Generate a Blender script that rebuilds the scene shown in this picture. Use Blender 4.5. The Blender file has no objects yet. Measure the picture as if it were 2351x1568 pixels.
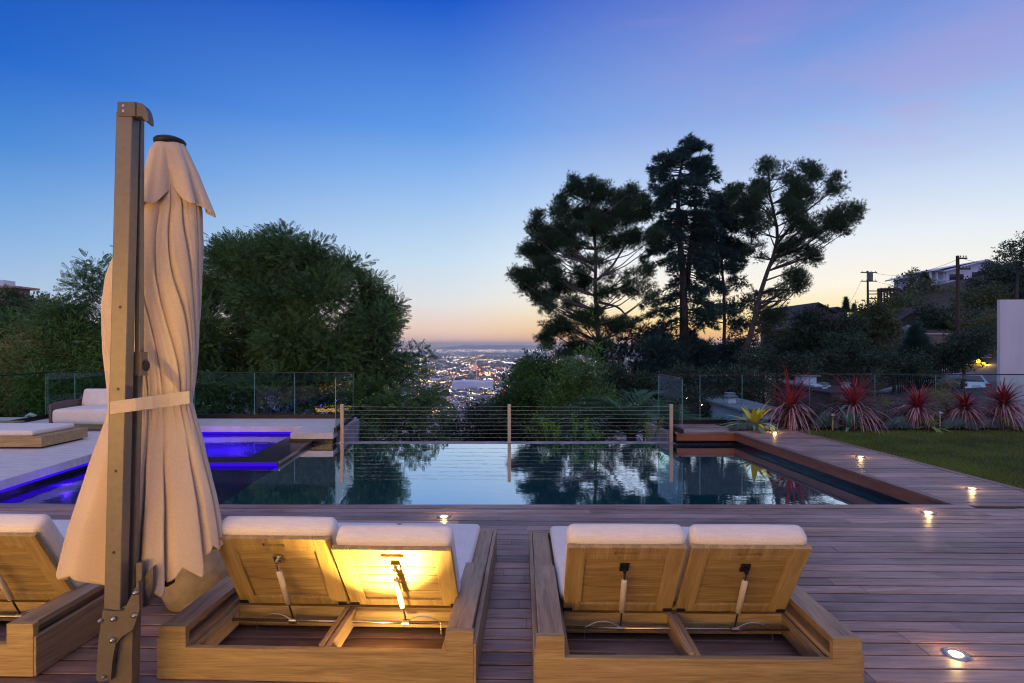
import bpy, math, random
import numpy as np
from mathutils import Vector, Matrix

R = math.radians
rng = np.random.default_rng(7)
random.seed(7)
scene = bpy.context.scene
COL = scene.collection

# ------------------------------------------------------------------ camera, world, sun
F, CX, HZ, EYE = 1270.0, 1175.5, 790.0, 1.70      # focal length, centre, horizon (in 2351 px picture), eye height


def S(r, g, b):
    f = lambda c: (c / 255 / 12.92) if c / 255 <= .04045 else ((c / 255 + .055) / 1.055) ** 2.4
    return (f(r), f(g), f(b), 1.0)


cam_d = bpy.data.cameras.new('camera')
cam = bpy.data.objects.new('camera', cam_d)
COL.objects.link(cam)
cam.location = (0, 0, EYE)
cam.rotation_euler = (R(90), 0, 0)
cam_d.sensor_width = 36
cam_d.lens = 36 * F / 2351
cam_d.shift_y = 6 / 2351
cam_d.clip_start = .05
cam_d.clip_end = 90000
scene.camera = cam
scene.view_settings.view_transform = 'Standard'
scene.view_settings.look = 'None'
scene.view_settings.exposure = 0
scene.view_settings.gamma = 1
scene.cycles.pixel_filter_type = 'BLACKMAN_HARRIS'
scene.cycles.filter_width = 1.1
scene.cycles.max_bounces = 8
scene.cycles.diffuse_bounces = 3
scene.cycles.glossy_bounces = 4
scene.cycles.transparent_max_bounces = 16
scene.cycles.volume_bounces = 0
scene.cycles.sample_clamp_indirect = 6
scene.cycles.caustics_reflective = False
scene.cycles.caustics_refractive = False

world = bpy.data.worlds.new("World")
scene.world = world
world.use_nodes = True
nt = world.node_tree
nt.nodes.clear()
N = nt.nodes.new
L = nt.links.new


def math_node(op, a, b=None, c=None, clamp=False, tree=None):
    n = (tree or nt).nodes.new('ShaderNodeMath')
    n.operation = op
    n.use_clamp = clamp
    for i, v in enumerate((a, b, c)):
        if v is None:
            continue
        if isinstance(v, (int, float)):
            n.inputs[i].default_value = v
        else:
            (tree or nt).links.new(v, n.inputs[i])
    return n.outputs[0]


def ramp_node(tree, fac, stops, interp='LINEAR'):
    n = tree.nodes.new('ShaderNodeValToRGB')
    n.color_ramp.interpolation = interp
    e = n.color_ramp.elements
    while len(e) < len(stops):
        e.new(0.5)
    for el, (p, c) in zip(e, stops):
        el.position = p
        el.color = c
    tree.links.new(fac, n.inputs[0])
    return n.outputs[0]


def mix_node(tree, fac, a, b, mode='MIX'):
    n = tree.nodes.new('ShaderNodeMixRGB')
    n.blend_type = mode
    for i, v in enumerate((fac, a, b)):
        if isinstance(v, (int, float)):
            n.inputs[i].default_value = v
        elif isinstance(v, tuple):
            n.inputs[i].default_value = v
        else:
            tree.links.new(v, n.inputs[i])
    return n.outputs[0]


tc = N('ShaderNodeTexCoord')
sep = N('ShaderNodeSeparateXYZ')
L(tc.outputs['Generated'], sep.inputs[0])
SUN_AZ = R(27)                                   # the glow sits to the right of the picture's centre
hor = math_node('SQRT', math_node('MAXIMUM', math_node('SUBTRACT', 1.0, math_node('MULTIPLY', sep.outputs[2], sep.outputs[2])), 1e-4))
dotp = math_node('DIVIDE', math_node('ADD', math_node('MULTIPLY', sep.outputs[0], math.sin(SUN_AZ)),
                                     math_node('MULTIPLY', sep.outputs[1], math.cos(SUN_AZ))), hor)
elev = math_node('DIVIDE', math_node('MAXIMUM', sep.outputs[2], 0.0), 0.62, clamp=True)
away = ramp_node(nt, elev, [(0.0, S(200, 172, 180)), (.04, S(200, 190, 204)), (.12, S(164, 194, 226)), (.24, S(122, 172, 224)),
                            (.42, S(58, 130, 212)), (.58, S(12, 96, 198)), (.85, S(0, 62, 168)), (1.0, S(0, 52, 150))])
mid = ramp_node(nt, elev, [(0.0, S(240, 190, 170)), (.04, S(246, 212, 190)), (.12, S(230, 230, 230)), (.24, S(202, 224, 242)),
                           (.42, S(154, 194, 240)), (.58, S(98, 156, 232)), (.85, S(20, 88, 202)), (1.0, S(4, 72, 180))])
near = ramp_node(nt, elev, [(0.0, S(255, 174, 96)), (.04, S(255, 208, 124)), (.09, S(255, 236, 180)), (.15, S(255, 247, 230)), (.26, S(232, 239, 246)),
                            (.42, S(186, 208, 240)), (.58, S(136, 170, 230)), (.85, S(84, 116, 206)), (1.0, S(70, 100, 194))])
f1 = N('ShaderNodeMapRange'); f1.interpolation_type = 'SMOOTHSTEP'
L(dotp, f1.inputs[0]); f1.inputs[1].default_value = .20; f1.inputs[2].default_value = .94
f2 = N('ShaderNodeMapRange'); f2.interpolation_type = 'SMOOTHSTEP'
L(dotp, f2.inputs[0]); f2.inputs[1].default_value = .82; f2.inputs[2].default_value = 1.0
sky = mix_node(nt, f1.outputs[0], away, mid)
sky = mix_node(nt, f2.outputs[0], sky, near)
# thin pink cirrus, high on the right
mp = N('ShaderNodeMapping'); mp.inputs['Rotation'].default_value = (0, R(-28), R(24)); mp.inputs['Scale'].default_value = (1.3, 1.2, 4.6)
L(tc.outputs['Generated'], mp.inputs[0])
nz = N('ShaderNodeTexNoise'); nz.inputs['Scale'].default_value = 1.9; nz.inputs['Detail'].default_value = 5; nz.inputs['Roughness'].default_value = .48
nz.inputs['Distortion'].default_value = .6
L(mp.outputs[0], nz.inputs[0])
cm = N('ShaderNodeMapRange'); cm.interpolation_type = 'SMOOTHSTEP'; L(nz.outputs[0], cm.inputs[0])
cm.inputs[1].default_value = .40; cm.inputs[2].default_value = .72
az = N('ShaderNodeMapRange'); az.interpolation_type = 'SMOOTHSTEP'; L(math_node('DIVIDE', sep.outputs[0], math_node('MAXIMUM', sep.outputs[1], .05)), az.inputs[0])
az.inputs[1].default_value = .02; az.inputs[2].default_value = .75
ez = N('ShaderNodeMapRange'); ez.interpolation_type = 'SMOOTHSTEP'; L(sep.outputs[2], ez.inputs[0])
ez.inputs[1].default_value = .17; ez.inputs[2].default_value = .40
mq = N('ShaderNodeMapping'); mq.inputs['Rotation'].default_value = (0, R(52), R(10)); mq.inputs['Scale'].default_value = (1.0, 1.0, 9)
L(tc.outputs['Generated'], mq.inputs[0])
nq = N('ShaderNodeTexNoise'); nq.inputs['Scale'].default_value = 2.2; nq.inputs['Detail'].default_value = 8; nq.inputs['Roughness'].default_value = .6; nq.inputs['Distortion'].default_value = 1.0
L(mq.outputs[0], nq.inputs[0])
cq = N('ShaderNodeMapRange'); cq.interpolation_type = 'SMOOTHSTEP'; L(nq.outputs[0], cq.inputs[0]); cq.inputs[1].default_value = .5; cq.inputs[2].default_value = .74
call = math_node('MAXIMUM', math_node('MULTIPLY', cm.outputs[0], .8), cq.outputs[0])
cf = math_node('MULTIPLY', math_node('MULTIPLY', call, az.outputs[0]), math_node('MULTIPLY', ez.outputs[0], .46))
sky = mix_node(nt, cf, sky, S(196, 158, 202))
# the sky overhead and behind, never in the picture, is brightened to pale violet as added fill for the scene
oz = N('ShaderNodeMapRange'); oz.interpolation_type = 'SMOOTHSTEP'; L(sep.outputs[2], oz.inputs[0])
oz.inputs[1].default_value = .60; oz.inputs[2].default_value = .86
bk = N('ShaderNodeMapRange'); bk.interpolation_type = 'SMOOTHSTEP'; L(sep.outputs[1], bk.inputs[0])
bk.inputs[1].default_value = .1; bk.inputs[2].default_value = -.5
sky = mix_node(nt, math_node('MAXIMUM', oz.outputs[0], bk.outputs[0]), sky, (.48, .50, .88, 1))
nish = N('ShaderNodeTexSky')
nish.sky_type = 'NISHITA'; nish.sun_disc = False
nish.sun_elevation = R(-1.5); nish.sun_rotation = SUN_AZ
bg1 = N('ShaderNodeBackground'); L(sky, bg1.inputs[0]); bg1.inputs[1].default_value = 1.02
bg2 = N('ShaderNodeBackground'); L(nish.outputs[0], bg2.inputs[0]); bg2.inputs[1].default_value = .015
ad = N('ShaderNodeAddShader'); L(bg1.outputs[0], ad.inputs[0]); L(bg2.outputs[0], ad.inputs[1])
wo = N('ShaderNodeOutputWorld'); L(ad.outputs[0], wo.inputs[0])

sun_d = bpy.data.lights.new('sun', 'SUN')
sun_d.energy = .12; sun_d.angle = R(12); sun_d.color = (1, .62, .38)
sun = bpy.data.objects.new('sun', sun_d); COL.objects.link(sun)
sun.rotation_euler = (R(88), 0, -SUN_AZ + R(180))


# ------------------------------------------------------------------ helpers
def P(x, y, Y):
    """point seen at picture position x, y (2351 px wide picture) at the distance Y"""
    return Vector(((x - CX) * Y / F, Y, EYE - (y - HZ) * Y / F))


def G(x, y, z=0.0):
    Y = F * (EYE - z) / (y - HZ)
    return Vector(((x - CX) * Y / F, Y, z))


SHEAR = 107.5 / F


def sh(X, Y):
    """pool axes run a little to the left of the camera axis"""
    return X - SHEAR * Y


def tag(o, label=None, cat=None, group=None, kind=None):
    if label: o['label'] = label
    if cat: o['category'] = cat
    if group: o['group'] = group
    if kind: o['kind'] = kind
    return o


def empty(name, loc, label, cat, rz=0, group=None):
    o = bpy.data.objects.new(name, None)
    COL.objects.link(o)
    o.location = loc
    o.rotation_euler = (0, 0, rz)
    o.empty_display_size = .2
    return tag(o, label, cat, group)


def raw_mesh(name, verts, faces_list, mat, parent=None, smooth=False, world=False, tone=None):
    """faces_list: list of integer arrays (n, k)"""
    verts = np.asarray(verts, dtype=np.float32).reshape(-1, 3)
    if world and parent is not None:
        verts = verts - np.array(parent.location, dtype=np.float32)
    me = bpy.data.meshes.new(name)
    tot, loops, starts = 0, [], []
    for f in faces_list:
        f = np.asarray(f, dtype=np.int32)
        if len(f) == 0:
            continue
        loops.append(f.ravel())
        k = f.shape[1]
        starts.append(tot + np.arange(len(f), dtype=np.int32) * k)
        tot += f.size
    loops = np.concatenate(loops); starts = np.concatenate(starts)
    me.vertices.add(len(verts)); me.vertices.foreach_set('co', verts.ravel())
    me.loops.add(len(loops)); me.loops.foreach_set('vertex_index', loops)
    me.polygons.add(len(starts)); me.polygons.foreach_set('loop_start', starts)
    me.update(calc_edges=True)
    me.polygons.foreach_set('use_smooth', np.full(len(starts), bool(smooth)))
    if tone is not None:
        a = me.attributes.new('tone', 'FLOAT', 'FACE')
        a.data.foreach_set('value', np.asarray(tone, dtype=np.float32))
    me.validate()
    for m in (mat if isinstance(mat, (list, tuple)) else [mat]):
        me.materials.append(m)
    o = bpy.data.objects.new(name, me)
    COL.objects.link(o)
    if parent is not None:
        o.parent = parent
    return o


_cube_cache = {}


def cube_grid(kx, ky, kz):
    key = (tuple(kx), tuple(ky), tuple(kz))
    if key in _cube_cache:
        return _cube_cache[key]
    K = [np.array(k, float) for k in (kx, ky, kz)]
    V, Fc, n = [], [], 0
    for ax in range(3):
        a, b = (ax + 1) % 3, (ax + 2) % 3
        for s in (0, -1):
            A, B = np.meshgrid(K[a], K[b], indexing='ij')
            v = np.zeros(A.shape + (3,)); v[..., a] = A; v[..., b] = B; v[..., ax] = K[ax][s]
            idx = n + np.arange(A.size).reshape(A.shape)
            q = np.stack([idx[:-1, :-1], idx[1:, :-1], idx[1:, 1:], idx[:-1, 1:]], -1).reshape(-1, 4)
            if s == 0:
                q = q[:, ::-1]
            V.append(v.reshape(-1, 3)); Fc.append(q); n += A.size
    V = np.concatenate(V); Fc = np.concatenate(Fc)
    u, inv = np.unique(np.round(V, 6), axis=0, return_inverse=True)
    _cube_cache[key] = (u, inv.reshape(-1)[Fc])
    return _cube_cache[key]


class MB:
    def __init__(s):
        s.V, s.F4, s.F3, s.n, s.t4 = [], [], [], 0, []

    def add(s, v, f4=None, f3=None, tone=0.0):
        v = np.asarray(v, float).reshape(-1, 3)
        if f4 is not None and len(f4):
            s.F4.append(np.asarray(f4, int) + s.n); s.t4.append(np.full(len(f4), tone))
        if f3 is not None and len(f3):
            s.F3.append(np.asarray(f3, int) + s.n)
        s.V.append(v); s.n += len(v)
        return s

    def rbox(s, x0, x1, y0, y1, z0, z1, r=.003, M=None, seg=0, bulge=0, tone=0.0):
        """box with rounded (or chamfered) edges"""
        h = np.array([(x1 - x0) / 2, (y1 - y0) / 2, (z1 - z0) / 2])
        c = np.array([(x1 + x0) / 2, (y1 + y0) / 2, (z1 + z0) / 2])
        r = min(r, h.min() * .95)
        K = []
        for i in range(3):
            if seg:
                a = np.linspace(0, 1, seg + 1)
                e = h[i] - r + r * np.sin(a * np.pi / 2)
                m = np.linspace(-(h[i] - r), h[i] - r, 9)[1:-1] if h[i] - r > .02 else np.array([])
                k = np.unique(np.round(np.concatenate([-e, m, e]), 6))
            else:
                k = np.array([-h[i], -h[i] + r, h[i] - r, h[i]])
            K.append(np.round(k, 6))
        u, f = cube_grid(*K)
        inner = np.clip(u, -(h - r), h - r)
        d = u - inner
        ln = np.linalg.norm(d, axis=1, keepdims=True)
        v = inner + np.where(ln > 1e-9, d / np.maximum(ln, 1e-9) * r, 0)
        if bulge:
            w = (1 - (v[:, 0] / h[0]) ** 2).clip(0) ** .6 * (1 - (v[:, 1] / h[1]) ** 2).clip(0) ** .6
            v[:, 2] += bulge * w * np.sign(v[:, 2])
        v = v + c
        if M is not None:
            v = v @ np.array(M.to_3x3()).T + np.array(M.to_translation())
        return s.add(v, f, tone=tone)

    def box(s, x0, x1, y0, y1, z0, z1, M=None, tone=0.0):
        v = np.array([[x, y, z] for x in (x0, x1) for y in (y0, y1) for z in (z0, z1)], float)
        if M is not None:
            v = v @ np.array(M.to_3x3()).T + np.array(M.to_translation())
        return s.add(v, [[0, 1, 3, 2], [4, 6, 7, 5], [0, 4, 5, 1], [2, 3, 7, 6], [0, 2, 6, 4], [1, 5, 7, 3]], tone=tone)

    def prism(s, poly, z0, z1):
        """vertical prism over an xy polygon (counter clockwise)"""
        n = len(poly)
        v = [(x, y, z0) for x, y in poly] + [(x, y, z1) for x, y in poly]
        side = [[i, (i + 1) % n, n + (i + 1) % n, n + i] for i in range(n)]
        s.add(v, side)
        b = s.n - 2 * n
        cap = []
        if n == 4:
            s.F4.append(np.array([[0, 3, 2, 1], [4, 5, 6, 7]]) + b); s.t4.append(np.zeros(2))
        else:
            for i in range(1, n - 1):
                cap += [[n, n + i, n + i + 1], [0, i + 1, i]]
            s.F3.append(np.array(cap) + b)
        return s

    def tube(s, pts, rad, k=8, caps=True):
        pts = np.array([tuple(p) for p in pts], float)
        n = len(pts)
        rad = np.broadcast_to(np.asarray(rad, float), (n,)) if np.ndim(rad) == 0 else np.asarray(rad, float)
        tg = np.gradient(pts, axis=0)
        tg /= np.maximum(np.linalg.norm(tg, axis=1, keepdims=True), 1e-9)
        up = np.array([0, 0, 1.0]) if abs(tg[0][2]) < .9 else np.array([1.0, 0, 0])
        a = np.cross(tg[0], up); a /= np.linalg.norm(a)
        V = []
        ang = np.arange(k) * 2 * np.pi / k
        for i in range(n):
            a = a - tg[i] * np.dot(a, tg[i]); a /= max(np.linalg.norm(a), 1e-9)
            b = np.cross(tg[i], a)
            V.append(pts[i] + rad[i] * (np.cos(ang)[:, None] * a + np.sin(ang)[:, None] * b))
        V = np.concatenate(V)
        f = []
        for i in range(n - 1):
            for j in range(k):
                j2 = (j + 1) % k
                f.append([i * k + j, i * k + j2, (i + 1) * k + j2, (i + 1) * k + j])
        if caps:
            V = np.concatenate([V, pts[:1], pts[-1:]])
            c0, c1 = n * k, n * k + 1
            f3 = [[c0, (j + 1) % k, j] for j in range(k)] + [[c1, (n - 1) * k + j, (n - 1) * k + (j + 1) % k] for j in range(k)]
        else:
            f3 = None
        return s.add(V, f, f3)

    def lathe(s, prof, c=(0, 0, 0), k=32, M=None):
        """profile of (radius, z) turned round the z axis"""
        ang = np.arange(k) * 2 * np.pi / k
        V = np.concatenate([np.stack([r * np.cos(ang), r * np.sin(ang), np.full(k, z)], 1) for r, z in prof]) + np.array(c)
        if M is not None:
            V = V @ np.array(M.to_3x3()).T + np.array(M.to_translation())
        f = []
        for i in range(len(prof) - 1):
            for j in range(k):
                j2 = (j + 1) % k
                f.append([i * k + j, i * k + j2, (i + 1) * k + j2, (i + 1) * k + j])
        return s.add(V, f)

    def build(s, name, mat, parent=None, smooth=False, world=False, use_tone=False):
        V = np.concatenate(s.V)
        fl, tn = [], []
        if s.F4:
            fl.append(np.concatenate(s.F4)); tn.append(np.concatenate(s.t4))
        if s.F3:
            f3 = np.concatenate(s.F3); fl.append(f3); tn.append(np.zeros(len(f3)))
        return raw_mesh(name, V, fl, mat, parent, smooth, world, np.concatenate(tn) if use_tone else None)


def rots(d, roll):
    """rotation matrices whose z axis is d, turned by roll"""
    d = d / np.maximum(np.linalg.norm(d, axis=1, keepdims=True), 1e-9)
    ref = np.where(np.abs(d[:, 2:3]) < .95, np.array([[0, 0, 1.0]]), np.array([[1.0, 0, 0]]))
    a = np.cross(ref, d); a /= np.maximum(np.linalg.norm(a, axis=1, keepdims=True), 1e-9)
    b = np.cross(d, a)
    c, s_ = np.cos(roll)[:, None], np.sin(roll)[:, None]
    a2 = a * c + b * s_
    b2 = -a * s_ + b * c
    return np.stack([a2, b2, d], axis=2)


def scatter(tv, tf, pos, rot, scale):
    """copies of a small template at every position, as one mesh's vertices and faces"""
    tv = np.asarray(tv, float); tf = np.asarray(tf, int)
    n, m = len(pos), len(tv)
    v = np.einsum('nij,mj->nmi', rot, tv) * scale[:, None, None] + pos[:, None, :]
    f = tf[None] + (np.arange(n) * m)[:, None, None]
    return v.reshape(-1, 3), f.reshape(-1, tf.shape[1])


# ------------------------------------------------------------------ materials
def new_mat(name):
    m = bpy.data.materials.new(name)
    m.use_nodes = True
    m.node_tree.nodes.clear()
    return m, m.node_tree


def pbr(name, c1, c2=None, scale=4.0, rough=.6, metal=0.0, bump=0.0, bscale=None, stretch=(1, 1, 1), detail=4, coord='Object',
        tone=0.0, spec=.5, rough2=None, contrast=(.3, .7), sheen=0.0, bdist=.01):
    m, t = new_mat(name)
    b = t.nodes.new('ShaderNodeBsdfPrincipled')
    o = t.nodes.new('ShaderNodeOutputMaterial')
    t.links.new(b.outputs[0], o.inputs[0])
    b.inputs['Roughness'].default_value = rough
    b.inputs['Metallic'].default_value = metal
    b.inputs['Specular IOR Level'].default_value = spec
    if sheen: b.inputs['Sheen Weight'].default_value = sheen
    co = t.nodes.new('ShaderNodeTexCoord').outputs[coord]
    mp = t.nodes.new('ShaderNodeMapping'); mp.inputs['Scale'].default_value = stretch
    t.links.new(co, mp.inputs[0])
    nz = t.nodes.new('ShaderNodeTexNoise'); nz.inputs['Scale'].default_value = scale; nz.inputs['Detail'].default_value = detail
    nz.inputs['Roughness'].default_value = .6
    t.links.new(mp.outputs[0], nz.inputs[0])
    c2 = c2 or c1
    col = ramp_node(t, nz.outputs[0], [(contrast[0], c1), (contrast[1], c2)])
    if tone:
        at = t.nodes.new('ShaderNodeAttribute'); at.attribute_name = 'tone'
        k = math_node('ADD', 1.0, math_node('MULTIPLY', at.outputs['Fac'], tone, tree=t), tree=t)
        cc = t.nodes.new('ShaderNodeCombineColor')
        for i in range(3): t.links.new(k, cc.inputs[i])
        col = mix_node(t, 1.0, col, cc.outputs[0], 'MULTIPLY')
    t.links.new(col, b.inputs['Base Color'])
    if rough2 is not None:
        mr = t.nodes.new('ShaderNodeMapRange'); t.links.new(nz.outputs[0], mr.inputs[0])
        mr.inputs[1].default_value = .3; mr.inputs[2].default_value = .7; mr.inputs[3].default_value = rough; mr.inputs[4].default_value = rough2
        t.links.new(mr.outputs[0], b.inputs['Roughness'])
    if bump:
        n2 = t.nodes.new('ShaderNodeTexNoise'); n2.inputs['Scale'].default_value = bscale or scale * 4; n2.inputs['Detail'].default_value = 3
        t.links.new(mp.outputs[0], n2.inputs[0])
        bp = t.nodes.new('ShaderNodeBump'); bp.inputs['Strength'].default_value = bump; bp.inputs['Distance'].default_value = bdist
        t.links.new(n2.outputs[0], bp.inputs['Height'])
        t.links.new(bp.outputs[0], b.inputs['Normal'])
    return m


def emit(name, col, strength, sampling=True):
    m, t = new_mat(name)
    e = t.nodes.new('ShaderNodeEmission'); e.inputs[0].default_value = col; e.inputs[1].default_value = strength
    o = t.nodes.new('ShaderNodeOutputMaterial'); t.links.new(e.outputs[0], o.inputs[0])
    if not sampling:
        m.cycles.emission_sampling = 'NONE'
    return m


def wood(name, dark, light, axis=0, rough=.55, gscale=1.0, tone=0.0):
    """long grain with cathedral figure along one axis"""
    m, t = new_mat(name)
    b = t.nodes.new('ShaderNodeBsdfPrincipled'); o = t.nodes.new('ShaderNodeOutputMaterial')
    t.links.new(b.outputs[0], o.inputs[0])
    b.inputs['Roughness'].default_value = rough
    co = t.nodes.new('ShaderNodeTexCoord').outputs['Object']
    st = [14.0 * gscale] * 3; st[axis] = 1.1 * gscale
    mp = t.nodes.new('ShaderNodeMapping'); mp.inputs['Scale'].default_value = st
    t.links.new(co, mp.inputs[0])
    nz = t.nodes.new('ShaderNodeTexNoise'); nz.inputs['Scale'].default_value = 1.6; nz.inputs['Detail'].default_value = 7
    nz.inputs['Roughness'].default_value = .65; nz.inputs['Distortion'].default_value = .8
    t.links.new(mp.outputs[0], nz.inputs[0])
    st2 = [90.0 * gscale] * 3; st2[axis] = 3.0 * gscale
    mp2 = t.nodes.new('ShaderNodeMapping'); mp2.inputs['Scale'].default_value = st2
    t.links.new(co, mp2.inputs[0])
    n2 = t.nodes.new('ShaderNodeTexNoise'); n2.inputs['Scale'].default_value = 2; n2.inputs['Detail'].default_value = 3
    t.links.new(mp2.outputs[0], n2.inputs[0])
    fac = math_node('ADD', math_node('MULTIPLY', nz.outputs[0], .62, tree=t), math_node('MULTIPLY', n2.outputs[0], .38, tree=t), tree=t)
    col = ramp_node(t, fac, [(.34, dark), (.64, light)])
    if tone:
        at = t.nodes.new('ShaderNodeAttribute'); at.attribute_name = 'tone'
        k = math_node('ADD', 1.0, math_node('MULTIPLY', at.outputs['Fac'], tone, tree=t), tree=t)
        cc = t.nodes.new('ShaderNodeCombineColor')
        for i in range(3): t.links.new(k, cc.inputs[i])
        col = mix_node(t, 1.0, col, cc.outputs[0], 'MULTIPLY')
        big = t.nodes.new('ShaderNodeTexNoise'); big.inputs['Scale'].default_value = 1.1; big.inputs['Detail'].default_value = 6; big.inputs['Roughness'].default_value = .68
        mp3 = t.nodes.new('ShaderNodeMapping'); mp3.inputs['Scale'].default_value = (.7, 1.7, 1); t.links.new(co, mp3.inputs[0])
        t.links.new(mp3.outputs[0], big.inputs[0])
        mr = t.nodes.new('ShaderNodeMapRange'); t.links.new(big.outputs[0], mr.inputs[0]); mr.inputs[1].default_value = .42; mr.inputs[2].default_value = .68
        mr.inputs[4].default_value = .45
        col = mix_node(t, mr.outputs[0], col, S(196, 178, 172))
        mr2 = t.nodes.new('ShaderNodeMapRange'); t.links.new(big.outputs[0], mr2.inputs[0]); mr2.inputs[1].default_value = .3; mr2.inputs[2].default_value = .7
        mr2.inputs[3].default_value = rough - .1; mr2.inputs[4].default_value = rough + .14
        t.links.new(mr2.outputs[0], b.inputs['Roughness'])
    oi = t.nodes.new('ShaderNodeObjectInfo')
    kk = math_node('ADD', .90, math_node('MULTIPLY', oi.outputs['Random'], .18, tree=t), tree=t)
    c3 = t.nodes.new('ShaderNodeCombineColor')
    for i in range(3): t.links.new(kk, c3.inputs[i])
    if not tone: col = mix_node(t, 1.0, col, c3.outputs[0], 'MULTIPLY')
    t.links.new(col, b.inputs['Base Color'])
    bp = t.nodes.new('ShaderNodeBump'); bp.inputs['Strength'].default_value = .25; bp.inputs['Distance'].default_value = .002
    t.links.new(fac, bp.inputs['Height']); t.links.new(bp.outputs[0], b.inputs['Normal'])
    return m


def fabric(name, c1, c2, weave=420, wr=.12):
    m, t = new_mat(name)
    b = t.nodes.new('ShaderNodeBsdfPrincipled'); o = t.nodes.new('ShaderNodeOutputMaterial')
    t.links.new(b.outputs[0], o.inputs[0])
    b.inputs['Roughness'].default_value = .9; b.inputs['Specular IOR Level'].default_value = .2
    b.inputs['Sheen Weight'].default_value = .15
    co = t.nodes.new('ShaderNodeTexCoord').outputs['Object']
    hs = []
    for st in ((weave, weave * .08, weave), (weave * .08, weave, weave * .5)):
        mp = t.nodes.new('ShaderNodeMapping'); mp.inputs['Scale'].default_value = st; t.links.new(co, mp.inputs[0])
        n = t.nodes.new('ShaderNodeTexNoise'); n.inputs['Scale'].default_value = .5; n.inputs['Detail'].default_value = 2; t.links.new(mp.outputs[0], n.inputs[0])
        hs.append(n.outputs[0])
    wv = math_node('MULTIPLY', math_node('ADD', hs[0], hs[1], tree=t), .5, tree=t)
    big = t.nodes.new('ShaderNodeTexNoise'); big.inputs['Scale'].default_value = 3.5; big.inputs['Detail'].default_value = 4; t.links.new(co, big.inputs[0])
    fac = math_node('ADD', math_node('MULTIPLY', wv, .7, tree=t), math_node('MULTIPLY', big.outputs[0], .3, tree=t), tree=t)
    t.links.new(ramp_node(t, fac, [(.35, c1), (.65, c2)]), b.inputs['Base Color'])
    b2 = t.nodes.new('ShaderNodeBump'); b2.inputs['Strength'].default_value = wr * 3; b2.inputs['Distance'].default_value = .02
    wn = t.nodes.new('ShaderNodeTexNoise'); wn.inputs['Scale'].default_value = 7; wn.inputs['Detail'].default_value = 3; wn.inputs['Distortion'].default_value = 1.2
    t.links.new(co, wn.inputs[0]); t.links.new(wn.outputs[0], b2.inputs['Height'])
    bp = t.nodes.new('ShaderNodeBump'); bp.inputs['Strength'].default_value = .35; bp.inputs['Distance'].default_value = .0015
    t.links.new(wv, bp.inputs['Height']); t.links.new(b2.outputs[0], bp.inputs['Normal']); t.links.new(bp.outputs[0], b.inputs['Normal'])
    return m


def leafm(name, c1, c2, scale=1.5, trans=.25, rough=.6, c3=None):
    m, t = new_mat(name)
    b = t.nodes.new('ShaderNodeBsdfPrincipled'); o = t.nodes.new('ShaderNodeOutputMaterial')
    b.inputs['Roughness'].default_value = rough; b.inputs['Specular IOR Level'].default_value = .35
    g = t.nodes.new('ShaderNodeNewGeometry')
    nz = t.nodes.new('ShaderNodeTexNoise'); nz.inputs['Scale'].default_value = scale; nz.inputs['Detail'].default_value = 2
    t.links.new(t.nodes.new('ShaderNodeTexCoord').outputs['Object'], nz.inputs[0])
    fac = math_node('ADD', math_node('MULTIPLY', nz.outputs[0], .7, tree=t), math_node('MULTIPLY', g.outputs['Random Per Island'], .3, tree=t), tree=t)
    stops = [(.3, c1), (.68, c2)] + ([(.8, c3)] if c3 else [])
    col = ramp_node(t, fac, stops)
    t.links.new(col, b.inputs['Base Color'])
    tr = t.nodes.new('ShaderNodeBsdfTranslucent'); t.links.new(col, tr.inputs[0])
    mx = t.nodes.new('ShaderNodeMixShader'); mx.inputs[0].default_value = trans
    t.links.new(b.outputs[0], mx.inputs[1]); t.links.new(tr.outputs[0], mx.inputs[2]); t.links.new(mx.outputs[0], o.inputs[0])
    return m


def glass_mat(name, tint, refl=1.0, rough=0.0):
    m, t = new_mat(name)
    o = t.nodes.new('ShaderNodeOutputMaterial')
    tr = t.nodes.new('ShaderNodeBsdfTransparent'); tr.inputs[0].default_value = tint
    gl = t.nodes.new('ShaderNodeBsdfGlossy'); gl.inputs['Roughness'].default_value = rough; gl.inputs[0].default_value = (.95, .97, 1, 1)
    fr = t.nodes.new('ShaderNodeFresnel'); fr.inputs[0].default_value = 1.5
    bf_ = t.nodes.new('ShaderNodeNewGeometry')
    fac = math_node('MULTIPLY', math_node('MULTIPLY', fr.outputs[0], refl, clamp=True, tree=t), math_node('SUBTRACT', 1.0, bf_.outputs['Backfacing'], tree=t), tree=t)
    mx = t.nodes.new('ShaderNodeMixShader'); t.links.new(fac, mx.inputs[0])
    t.links.new(tr.outputs[0], mx.inputs[1]); t.links.new(gl.outputs[0], mx.inputs[2]); t.links.new(mx.outputs[0], o.inputs[0])
    return m


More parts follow.
